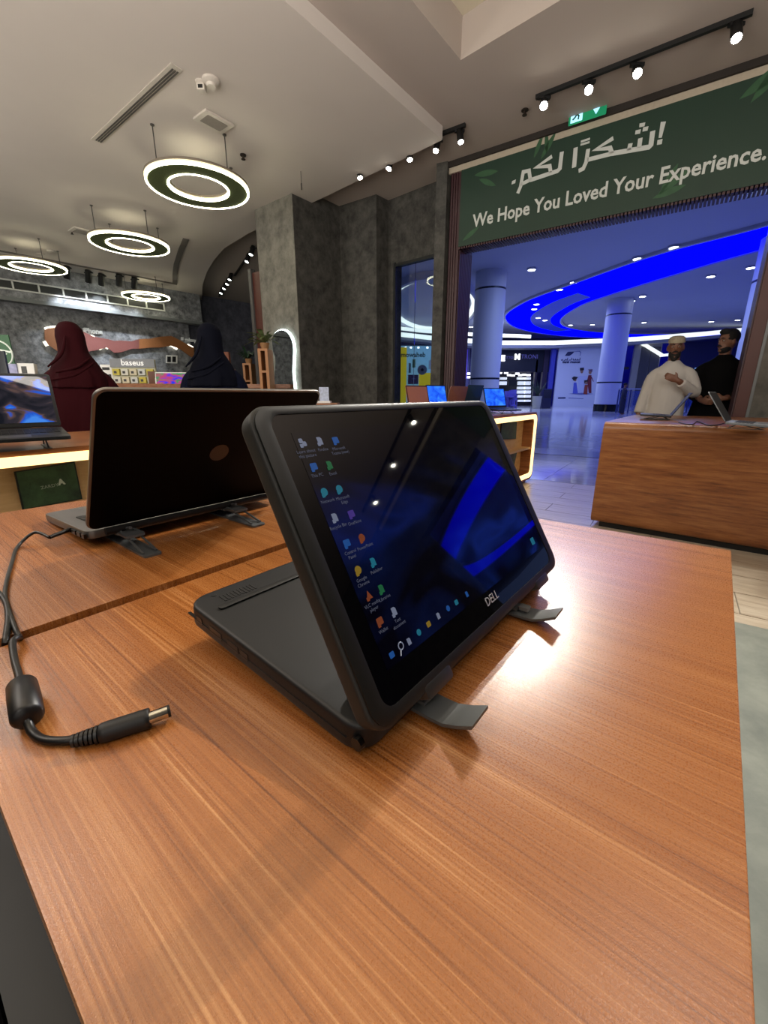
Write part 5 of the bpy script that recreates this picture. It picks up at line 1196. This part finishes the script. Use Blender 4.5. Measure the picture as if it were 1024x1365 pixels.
t, M, wd, h = upright('product_box', 'white box with a blue speckled print on the far left counter', 'box', 8, 25, 485, mat('blue_white_box', (150, 152, 190), .5, var=.6, vscale=14), .08, .0)
t, M, wd, h = upright('product_box', 'white box with a small dark picture, just left of the maroon-clad woman', 'box', 25, 47, 484, M_white, .08, .1)
MB().box(wd*.22, wd*.55, h*.5, h*.85, 0, .002).build('box_print', mat('box_print_dark', (50, 50, 50), .5), t, M=M); MB().box(wd*.35, wd*.65, h*.2, h*.4, 0, .002).build('box_print', mat('box_print_dark', (50, 50, 50), .5), t, M=M)
# green poster with a round emblem at the far left
t, M, wd, h = upright('poster_board', 'green poster board with a white round emblem at the left edge', 'poster', -30, 24, 446, mat('poster_green', (38, 92, 54), .5, var=.05), .02, inset=.45)
rr = h*.26; cx, cy = wd*.66, h*.62
m = MB(); m.tube([(cx+rr*math.cos(k*2*PI/32), cy+rr*math.sin(k*2*PI/32), .004) for k in range(33)], .012, 6); m.build('round_emblem', mat('emblem_white', (220, 230, 220), .5, emit=.1), t, M=M)
m = MB(); stroke(m, [(cx+rr*.1, cy-.05), (cx+rr*.5, cy), (cx+rr*.2, cy+.05), (cx+rr*.9, cy+.02)], .03, I4, 0, .004); m.build('emblem_mark', mat('emblem_white', (220, 230, 220), .5, emit=.1), t, M=M)
# tablet monitor with a colourful wallpaper
t, M, wd, h = upright('monitor', 'white-framed screen with a pink, blue and green wallpaper left of the navy-clad woman', 'monitor', 206, 262, 496, M_white, .02, .12, inset=.12)
S_col = wall_mat('screen_colour', 'noise', 1.0, [(.36, (40, 60, 230)), (.47, (190, 70, 110)), (.53, (50, 150, 100)), (.66, (30, 120, 60))])
screen_quad('screen', M, wd*.03, wd*.97, 0, h*.92, .002, S_col, t)

# ================================================================== MIRROR PILLAR, SHELVES, PLANTS
mo = [(363.5, 455), (364.5, 449), (368, 443.5), (375, 440.2), (381, 441.5), (386, 446), (390, 455), (391.5, 466), (391, 480), (390.5, 495), (391.5, 508), (393, 522), (395, 545), (369, 545), (367, 520), (366.5, 503), (368, 485), (367.5, 476), (365, 469)]
pwN = Vector((pw.y, -pw.x, 0)); 
if pwN.y > 0: pwN = -pwN
def PM(x, y, off): return atp(x, y, c0+pwN*(off+.01), pwN)
mp_ = closed([(x, y) for x, y in mo], 4)
t = thing('wall_mirror', 'keyhole-shaped mirror with a glowing white edge on the grey pillar', 'mirror', tuple(PM(378, 545, .03)))
Pm = [PM(x, y, .05) for x, y in mp_]; m = MB(); m.loft([Pm, [p+pwN*.012 for p in Pm]]); m.build('mirror_glass', mat('mirror_silver', (200, 205, 205), .02, 1, var=0), t)
cm_ = sum(Pm, Vector())/len(Pm); Pm2 = [p+pwN*-.02 for p in Pm]; ring_ = Pm2+[Pm2[0]]
MB().tube(ring_, .022, 8, cap=False).build('light_edge', mat('mirror_light', (235, 250, 250), .5, emit=5, emit_col=(225, 245, 245)), t, smooth=True)
# plant shelf to the left of the mirror
def shelf_tower(label, pxc, ytop, D_, wpx, h_px, plabel):
    c = aty(pxc, ytop, D_); w_ = wpx*D_/573; t = thing('shelf_tower', label, 'shelf', (c.x, c.y, 0)); z1 = c.z
    for s_ in (-1, 1): MB().box(c.x+s_*w_/2-.02, c.x+s_*w_/2+.02, c.y-.15, c.y+.15, 0, z1).build('side_panel', M_lw, t)
    k = 0
    z = z1
    while z > .2:
        MB().box(c.x-w_/2+.02, c.x+w_/2-.02, c.y-.15, c.y+.15, z-.03, z).build('shelf_board', M_lw, t); z -= .30
    MB().box(c.x-w_/2+.02, c.x+w_/2-.02, c.y+.13, c.y+.15, 0, z1).build('back_panel', M_brown, t)
    p = thing('potted_plant', plabel, 'plant', (c.x, c.y, z1)); rnd = random.Random(int(pxc)); m = MB()
    MB().tube([(c.x, c.y, z1), (c.x, c.y, z1+.09)], [.05, .07], 14).build('pot', mat('pot_sand', (150, 110, 70), .6), p, smooth=True)
    for i in range(46):
        an = rnd.random()*6.28; L = .12+rnd.random()*.22; up = rnd.random()*1.1-.2; p0 = Vector((c.x, c.y, z1+.09)); d = Vector((math.cos(an), math.sin(an), up)).normalized()*L
        p1 = p0+d*.6+Vector((0, 0, .05)); p2 = p0+d; n = Vector((-math.sin(an), math.cos(an), .2))*.022
        m.add([p0, p1+n, p2, p1-n], [(0, 1, 2, 3)])
    tag(m.build('leaves', mat('leaf_green_%d' % int(pxc), (90, 104, 60) if pxc > 345 else (34, 62, 38), .6, var=.4), p), None, None, None, 'stuff')
M_lw = mat('light_oak', (168, 116, 72), .5, var=.15, vscale=6)
shelf_tower('narrow oak shelf tower between the brown door panel and the mirror', 353.5, 466, 6.55, 9, 80, 'small palm-like plant on top of the oak shelf tower by the mirror')
shelf_tower('low orange oak shelf in the far blue-lit corner', 332, 485, 8.35, 8, 50, 'dark green bushy plant on the low far corner shelf')
a = aty(318, 503, 8.6); b = aty(345, 503, 8.6); t = thing('counter', 'beige low counter in the blue-lit corner right of the navy-clad woman', 'counter', (a.x, a.y, 0))
MB().box(a.x-.1, b.x+.1, 8.72, 9.3, 0, a.z).build('body', mat('beige_counter', (150, 116, 88), .6), t); 
for i in range(4): x = a.x+.1+i*.1; MB().box(x, x+.07, 8.75, 8.85, a.z, a.z+.05+.01*(i % 2)).build('carton', M_white, t)
a = aty(288, 500, 8.4); tb = thing('product_stand', 'orange-brown stand peeking out right of the navy-clad woman', 'stand', (a.x, a.y, 0))
MB().box(a.x+.1, a.x+.28, 8.4, 8.5, 0, aty(288, 469, 8.4).z).build('body', mat('terracotta', (120, 66, 44), .6), tb, bevel=.01)
# small upright card on the cabinet behind the silver laptop
a = aty(426, 532, 4.6); b = aty(438, 516, 4.6); t = thing('card_holder', 'small clear stand with a blue and white card near the pillar foot', 'card stand', (a.x, a.y, a.z-.3))
MB().box(a.x, b.x, 4.6, 4.62, a.z-.02, b.z).build('card', mat('card_blue_white', (170, 180, 205), .4, var=.5, vscale=40), t); MB().box(a.x-.02, b.x+.02, 4.55, 4.68, a.z-.04, a.z-.02).build('foot', M_white, t)
MB().box(a.x-.1, b.x+.1, 4.5, 4.75, 0, a.z-.041).build('pedestal', M_ctr, t)

# ================================================================== PEOPLE
def fuse(mbs, name, mm, parent, voxel=.012, smooth_it=3, M=None):
    m = MB()
    for q in mbs: n = len(m.v); m.v += q.v; m.f += [[n+i for i in f] for f in q.f]
    me = m.mesh(name+'_src'); 
    bm = bmesh.new(); bm.from_mesh(me); bmesh.ops.recalc_face_normals(bm, faces=bm.faces); bm.to_mesh(me); bm.free()
    o = bpy.data.objects.new(name+'_src', me); sc.collection.objects.link(o)
    md = o.modifiers.new('r', 'REMESH'); md.mode = 'VOXEL'; md.voxel_size = voxel
    if smooth_it: sm = o.modifiers.new('s', 'SMOOTH'); sm.factor = .5; sm.iterations = smooth_it
    me2 = bpy.data.meshes.new_from_object(o.evaluated_get(bpy.context.evaluated_depsgraph_get()))
    bpy.data.objects.remove(o)
    me2.materials.clear(); me2.materials.append(mm); me2.name = name
    for p in me2.polygons: p.use_smooth = True
    r = link(bpy.data.objects.new(name, me2)); adopt(r, parent)
    if M is not None: r.matrix_basis = M
    return r
def er(z, rx, ry, cx=0, cy=0, n=40, fold=0, k=9, ph=0):
    out = []
    for i in range(n):
        a = 2*PI*i/n; f = 1+fold*(math.sin(k*a+ph)+.5*math.sin((k*2+1)*a+2*ph)); out.append(Vector((cx+rx*f*math.cos(a), cy+ry*f*math.sin(a), z)))
    return out
def head_mb(c, yaw=0, pitch=0):
    R = Matrix.Translation(c) @ Matrix.Rotation(yaw, 4, 'Z') @ Matrix.Rotation(pitch, 4, 'X')
    a = MB().at(R); a.ell((0, .012, .02), .074, .092, .105); a.ell((0, -.022, -.05), .052, .062, .062)
    b = MB().at(R); b.loft([[Vector((x*w_, y, z)) for x, y in ((-.010, -.072), (.010, -.072), (.004, -.072-d), (-.004, -.072-d))] for z, d, w_ in ((.028, .012, .8), (.008, .022, 1), (-.014, .032, 1.5), (-.022, .016, 1.5))])
    e = MB().at(R)
    for s_ in (-1, 1): e.ell((s_*.075, .012, .0), .010, .020, .032, 8, 6); e.ell((s_*.030, -.066, .034), .022, .010, .008, 8, 6)
    e.ell((0, -.076, -.044), .022, .012, .010, 10, 6); e.ell((0, -.074, -.085), .02, .012, .014, 8, 6)
    return R, [a, b, e]
def hand_mb(w, d, side, up, curl=.5, s=1.0):
    """w wrist, d direction of the palm, side = towards the thumb, up = back of the hand"""
    d = Vector(d).normalized(); side = Vector(side); side = (side-d*side.dot(d)).normalized(); up = side.cross(d).normalized()*(1 if side.cross(d).dot(Vector(up)) > 0 else -1)
    w = Vector(w); out = []
    m = MB(); rings = []
    for t_, wd, th in ((-.02, .024, .022), (.02, .034, .018), (.06, .042, .016), (.09, .040, .013)):
        c = w+d*t_*s; rings.append([c+side*(wd*s*math.cos(k*PI/5))+up*(th*s*math.sin(k*PI/5)) for k in range(10)])
    m.loft(rings); out.append(m)
    for i, L in enumerate((.072, .080, .074, .058)):
        o = w+d*.082*s+side*(.030-.020*i)*s; c1_ = curl; p = [o, None, None, None]; dr = d
        p1 = o+(d*math.cos(c1_*.5)-up*math.sin(c1_*.5))*L*.45*s; p2 = p1+(d*math.cos(c1_*1.3)-up*math.sin(c1_*1.3))*L*.32*s; p3 = p2+(d*math.cos(c1_*1.9)-up*math.sin(c1_*1.9))*L*.25*s
        out.append(MB().tube([o-d*.01, p1, p2, p3], [.0088*s, .0085*s, .0078*s, .0062*s], 8))
    o = w+d*.02*s+side*.028*s; p1 = o+(d*.6+side*.7)*.038*s; p2 = p1+(d*.85+side*.35-up*.2)*.032*s; out.append(MB().tube([o-side*.012, p1, p2], [.013*s, .0105*s, .008*s], 8))
    return out
def limb(pts, rs, n=12): return MB().tube(smooth_path(pts, 4), [rs[min(int(i/4), len(rs)-1)]*(1-(i % 4)/4)+rs[min(int(i/4)+1, len(rs)-1)]*((i % 4)/4) for i in range(4*(len(pts)-1)+1)], n)
def person(label, loc, rz, H, build):
    t = thing('person', label, 'person', (loc[0], loc[1], 0), rz); P = Matrix.Translation((loc[0], loc[1], 0)) @ Matrix.Rotation(rz, 4, 'Z') @ Matrix.Scale(H/1.74, 4)
    build(t, P); return t
def body_core(hc, hands, legs=True, yaw=0, pitch=0, arms=()):
    parts = []
    R, h = head_mb(hc, yaw, pitch); parts += h
    parts.append(MB().tube([(0, .01, 1.36), (0, .012, 1.44), (hc[0]*.7, hc[1]*.7+.012, hc[2]-.06)], [.085, .058, .055], 16))
    parts.append(MB().loft([er(.86, .15, .11, n=20), er(1.0, .14, .105, n=20), er(1.2, .16, .11, n=20), er(1.34, .17, .10, n=20), er(1.43, .10, .07, n=20)]))
    for s_ in (-1, 1): parts.append(limb([(s_*.09, 0, .9), (s_*.095, -.01, .48), (s_*.10, .01, .08)], [.085, .055, .042])); parts.append(MB().ell((s_*.10, -.06, .045), .045, .12, .04, 12, 8))
    for a in arms: parts.append(limb(a, [.05, .042, .030]))
    for hnd in hands: parts += hand_mb(*hnd)
    return R, parts
M_sk = mat('skin_brown', (112, 74, 56), .5, var=.06, vscale=20); M_sk2 = mat('skin_tan', (124, 84, 64), .5, var=.06, vscale=20)
M_eye = mat('eye_white', (190, 185, 180), .3, var=0); M_iris = mat('eye_dark', (20, 14, 12), .2, var=0); M_beard = mat('black_beard_hair', (18, 15, 14), .8, var=.3, vscale=120); M_lip = mat('lip', (104, 58, 50), .5)
def face_bits(t, P, R, moustache=True):
    for s_ in (-1, 1):
        m = MB().at(R); m.ell((s_*.030, -.071, .016), .012, .006, .0055, 10, 6); m.build('eye', M_eye, t, M=P, smooth=True)
        m = MB().at(R); m.ell((s_*.030, -.080, .016), .006, .003, .006, 8, 6); m.build('iris', M_iris, t, M=P, smooth=True)
        m = MB().at(R); m.tube([(s_*.014, -.082, .038), (s_*.032, -.084, .044), (s_*.050, -.072, .036)], [.004, .0045, .003], 6); m.build('eyebrow', M_beard, t, M=P, smooth=True)
    m = MB().at(R); m.tube([(-.020, -.084, -.045), (0, -.090, -.046), (.020, -.084, -.045)], [.003, .006, .003], 8); m.build('lips', M_lip, t, M=P, smooth=True)
    if moustache: m = MB().at(R); m.tube([(-.028, -.080, -.040), (-.010, -.090, -.031), (.010, -.090, -.031), (.028, -.080, -.040)], [.005, .007, .007, .005], 8); m.build('moustache', M_beard, t, M=P, smooth=True)
def white_man(t, P):
    hc = Vector((0, -.03, 1.60)); la = [(.14, .0, 1.36), (.24, -.03, 1.14), (.09, -.24, 1.25)]; ra = [(-.14, 0, 1.36), (-.21, .0, 1.12), (-.25, -.05, .88)]
    R, parts = body_core(hc, [((.08, -.25, 1.255), (-.75, -.25, .35), (.1, -.1, 1), (0, -1, .2), .7, .95), ((-.25, -.055, .87), (-.05, -.1, -1), (.2, -1, 0), (-1, 0, 0), .45, .95)], arms=[la, ra], yaw=.1, pitch=.12)
    fuse(parts, 'body', M_sk, t, .008, 2, M=P)
    Mr = mat('off_white_dishdasha', (180, 176, 172), .8, spec=.08, var=.05, vscale=5)
    robe = [MB().loft([er(.06, .26, .18, -.03, .0, fold=.045, k=8), er(.35, .235, .165, -.03, .0, fold=.045, k=8), er(.7, .205, .15, -.02, .0, fold=.035, k=8), er(1.0, .178, .14, 0, -.0, fold=.02, k=7), er(1.2, .172, .128, fold=.008), er(1.34, .170, .11), er(1.41, .125, .082), er(1.455, .075, .065, 0, .008), er(1.475, .062, .060, 0, .008)]),
            limb([(.10, .0, 1.365), (.175, .0, 1.31), (.245, -.02, 1.13), (.11, -.215, 1.235)], [.055, .068, .064, .050]), limb([(-.10, 0, 1.365), (-.175, 0, 1.29), (-.22, .0, 1.1), (-.25, -.045, .90)], [.055, .066, .060, .056])]
    fuse(robe, 'dishdasha', Mr, t, .011, 3, M=P)
    m = MB().at(R); m.loft([er(.055, .080, .098, 0, .014, 24), er(.085, .080, .098, 0, .016, 24), er(.110, .071, .088, 0, .016, 24), er(.124, .05, .06, 0, .016, 24), er(.128, .02, .03, 0, .016, 24)]); m.build('cap', mat('embroidered_cap', (150, 140, 120), .8, var=.25, vscale=60), t, smooth=True, M=P)
    b1 = MB().at(R); b1.ell((0, -.022, -.062), .060, .066, .058, 14, 10); m2_ = MB().at(R); m2_.ell((0, -.045, -.098), .036, .040, .036, 12, 8)
    # beard: lower shell, cut above the mouth
    bo = fuse([b1, m2_], 'beard', M_beard, t, .006, 2, M=P)
    bm = bmesh.new(); bm.from_mesh(bo.data); Ri = R.inverted(); bmesh.ops.delete(bm, geom=[q for q in bm.verts if (Ri @ q.co).z > -.030-max(0, -(Ri @ q.co).y-.06)*.9], context='VERTS'); bm.to_mesh(bo.data); bm.free()
    face_bits(t, P, R)
def black_man(t, P):
    hc = Vector((0, -.01, 1.60)); la = [(.14, .0, 1.36), (.24, .03, 1.12), (.10, -.20, 1.02)]; ra = [(-.14, 0, 1.36), (-.24, .03, 1.12), (-.12, -.20, 1.02)]
    R, parts = body_core(hc, [((.09, -.205, 1.02), (-.9, -.25, -.15), (0, -.2, 1), (0, -1, 0), .8, .95), ((-.11, -.205, 1.0), (.9, -.25, -.2), (0, -.2, 1), (0, -1, 0), .8, .95)], arms=[la, ra], yaw=-.75, pitch=.05)
    fuse(parts, 'body', M_sk2, t, .008, 2, M=P)
    Mr = mat('black_robe', (13, 12, 13), .85, spec=.08, var=.1)
    robe = [MB().loft([er(.06, .27, .19, fold=.03, k=8), er(.4, .25, .175, fold=.03, k=8), er(.8, .235, .16, fold=.02, k=8), er(1.0, .205, .15, fold=.01), er(1.2, .198, .138), er(1.34, .185, .115), er(1.41, .135, .09), er(1.455, .08, .07, 0, .01), er(1.475, .064, .062, 0, .01)]),
            limb([(.11, .0, 1.365), (.19, .01, 1.29), (.25, .03, 1.12), (.12, -.17, 1.03)], [.058, .074, .070, .052]), limb([(-.11, 0, 1.365), (-.19, .01, 1.29), (-.25, .03, 1.12), (-.14, -.17, 1.02)], [.058, .074, .070, .052])]
    fuse(robe, 'robe', Mr, t, .011, 3, M=P)
    h1 = MB().at(R); h1.ell((0, .022, .050), .084, .098, .090, 18, 12); h2 = MB().at(R); h2.ell((0, -.040, .108), .060, .045, .032, 14, 8)
    ho = fuse([h1, h2], 'hair', M_beard, t, .007, 1, M=P); bm = bmesh.new(); bm.from_mesh(ho.data); Ri = R.inverted()
    bmesh.ops.delete(bm, geom=[q for q in bm.verts if (Ri @ q.co).y < -.045 and (Ri @ q.co).z < .075], context='VERTS'); bm.to_mesh(ho.data); bm.free()
    b1 = MB().at(R); b1.ell((0, -.020, -.066), .056, .062, .052, 14, 10); bo = fuse([b1], 'beard', M_beard, t, .006, 1, M=P)
    bm = bmesh.new(); bm.from_mesh(bo.data); bmesh.ops.delete(bm, geom=[q for q in bm.verts if (Ri @ q.co).z > -.045], context='VERTS'); bm.to_mesh(bo.data); bm.free()
    face_bits(t, P, R)
def veiled(col, scarf, elbow, wide=1.0):
    def f(t, P):
        hc = Vector((0, -.03, 1.60)); la = [(.14, .0, 1.34), (.21*wide, -.05, 1.12), (.14, -.34, 1.08)]; ra = [(-.14, 0, 1.34), (-.21*wide, -.05, 1.12), (-.14, -.34, 1.08)]
        R, parts = body_core(hc, [((.13, -.35, 1.08), (-.1, -1, 0), (-1, 0, .2), (0, 0, 1), .5, .9), ((-.13, -.35, 1.08), (.1, -1, 0), (1, 0, .2), (0, 0, 1), .5, .9)], arms=[la, ra], pitch=.2)
        fuse(parts, 'body', M_sk2, t, .009, 2, M=P); face_bits(t, P, R, False)
        Mr = mat('abaya_%d' % col[0], col, .85, spec=.08, var=.12, vscale=4); Ms = mat('scarf_%d' % scarf[0], scarf, .85, spec=.08, var=.14, vscale=6)
        robe = [MB().loft([er(.04, .33, .26, 0, .0, fold=.04, k=9), er(.4, .31, .235, fold=.045, k=9), er(.8, .285, .205, fold=.035, k=9, ph=.4), er(1.05, .255, .185, fold=.02, k=8), er(1.22, .225, .165, fold=.01), er(1.33, .175, .13), er(1.41, .11, .09), er(1.46, .07, .07)]),
                limb([(.10, .0, 1.33), (.18, -.0, 1.24), (.225*elbow, -.04, 1.07), (.15, -.28, 1.06)], [.06, .085, .09, .08]), limb([(-.10, 0, 1.33), (-.18, 0, 1.24), (-.225*elbow, -.04, 1.07), (-.15, -.28, 1.06)], [.06, .085, .09, .08])]
        fuse(robe, 'abaya', Mr, t, .012, 3, M=P)
        sc_ = [MB().loft([er(1.725, .03, .04, 0, .0, 30), er(1.712, .062, .075, 0, -.01, 30), er(1.67, .094, .110, 0, -.012, 30), er(1.61, .104, .120, 0, -.01, 30), er(1.54, .102, .118, 0, .0, 30, .01, 7), er(1.48, .108, .115, 0, .01, 30, .02, 7), er(1.42, .145, .125, 0, .015, 30, .02, 7), er(1.36, .178, .145, 0, .015, 30, .02, 7), er(1.28, .212, .165, 0, .012, 30, .03, 8), er(1.20, .226, .18, .01, .01, 30, .04, 8)])]
        so = fuse(sc_, 'headscarf', Ms, t, .010, 2, M=P)
        fl_ = MB()
        for k, (x0, z0, x1, z1, x2, z2) in enumerate(((-.09, 1.44, .02, 1.36, .16, 1.32), (-.11, 1.40, .04, 1.30, .20, 1.26), (.05, 1.60, .10, 1.46, .20, 1.36))):
            fl_ = MB().tube(smooth_path([(x0, .135, z0), (x1, .165, z1), (x2, .12, z2)], 6), [.006+.006*math.sin(PI*i/12) for i in range(13)], 8); fl_.build('scarf_fold', Ms, t, smooth=True, M=P)
    return f
def look(loc, to=(0, 0)): d = Vector((to[0]-loc[0], to[1]-loc[1])); return math.atan2(d.x, -d.y)
lw = (3.20, 4.85); person('man in a long off-white robe and embroidered cap, one hand raised to his chest', lw, look(lw)-.05, 1.72, white_man)
lbk = (3.83, 4.95); person('man with black hair, moustache and black clothes, looking aside with clasped hands', lbk, look(lbk)-.10, 1.80, black_man)
lmw = (-2.50, 3.55); person('woman in a maroon abaya and headscarf seen from behind', lmw, look(lmw)+PI+.12, 1.665, veiled((46, 9, 15), (42, 8, 13), 1.10))
lnv = (-1.47, 3.75); person('woman in a navy abaya and black-blue headscarf seen from behind', lnv, look(lnv)+PI-.1, 1.685, veiled((9, 13, 30), (7, 9, 20), .98))
# two distant walkers by the railing
def walker(px, label, D_=24.0):
    c = aty(px, 525.5, D_); 
    def f(t, P):
        R, parts = body_core(Vector((0, -.02, 1.60)), [], arms=[[(.19, .0, 1.38), (.23, .02, 1.12), (.22, -.05, .88)], [(-.19, 0, 1.38), (-.23, .02, 1.12), (-.22, -.05, .88)]])
        fuse(parts, 'body', M_sk2, t, .02, 1, M=P)
        fuse([MB().loft([er(.08, .2, .15), er(.8, .2, .15), er(1.3, .22, .14), er(1.44, .1, .08)]), limb([(.15, 0, 1.37), (.24, .02, 1.12), (.22, -.05, .92)], [.08, .07, .055]), limb([(-.15, 0, 1.37), (-.24, .02, 1.12), (-.22, -.05, .92)], [.08, .07, .055])], 'clothes', mat('dark_navy_clothes', (22, 26, 52), .8), t, .02, 1, M=P)
        m = MB().at(R); m.ell((0, .02, .05), .085, .1, .09, 12, 8); m.build('hair', M_beard, t, smooth=True, M=P)
    person(label, (c.x, c.y), 1.2, 1.72, f)
walker(832, 'dark distant walker right beside the blue column'); walker(858, 'dark distant walker at the railing, left of the man in white', 25.0)

# plain black block added to darken the space at the tables' left end
t = thing('storage_bin', 'tall black bin on the floor against the left end of the tables', 'bin', near_loc(-.18, .5), AZ)
MB().prism(rrect(-.36, -.024, -.05, 1.05, .03, 4), .0, .74).build('bin_body', M_blk, t, bevel=.006, M=MT)
MB().prism(rrect(-.37, -.018, -.06, 1.06, .03, 4), .74, .77).build('bin_lid', mat('bin_lid_black', (5, 5, 6), .8, spec=.05), t, bevel=.006, M=MT)

# dark tablet standing at the extreme left on the far left cabinet
a = aty(-38, 507, 2.42); b = aty(8, 507, 2.42); z1 = aty(2, 465, 2.36).z
t = thing('standing_tablet', 'dark slab of a standing screen cut off by the left edge, behind the black laptop', 'tablet', ((a.x+b.x)/2, 2.45, .885))
m = MB(); m.loft([[Vector((a.x, 2.42, .93)), Vector((b.x+.01, 2.42, .93)), Vector((b.x+.01, 2.435, .93)), Vector((a.x, 2.435, .93))], [Vector((a.x, 2.47, z1)), Vector((b.x-.02, 2.47, z1)), Vector((b.x-.02, 2.485, z1)), Vector((a.x, 2.485, z1))]])
m.build('body', mat('slate_shell', (34, 38, 44), .35), t, bevel=.003, weld=True)
MB().box((a.x+b.x)/2-.06, (a.x+b.x)/2+.06, 2.44, 2.56, .886, .93).build('stand', M_dark, t, bevel=.003)
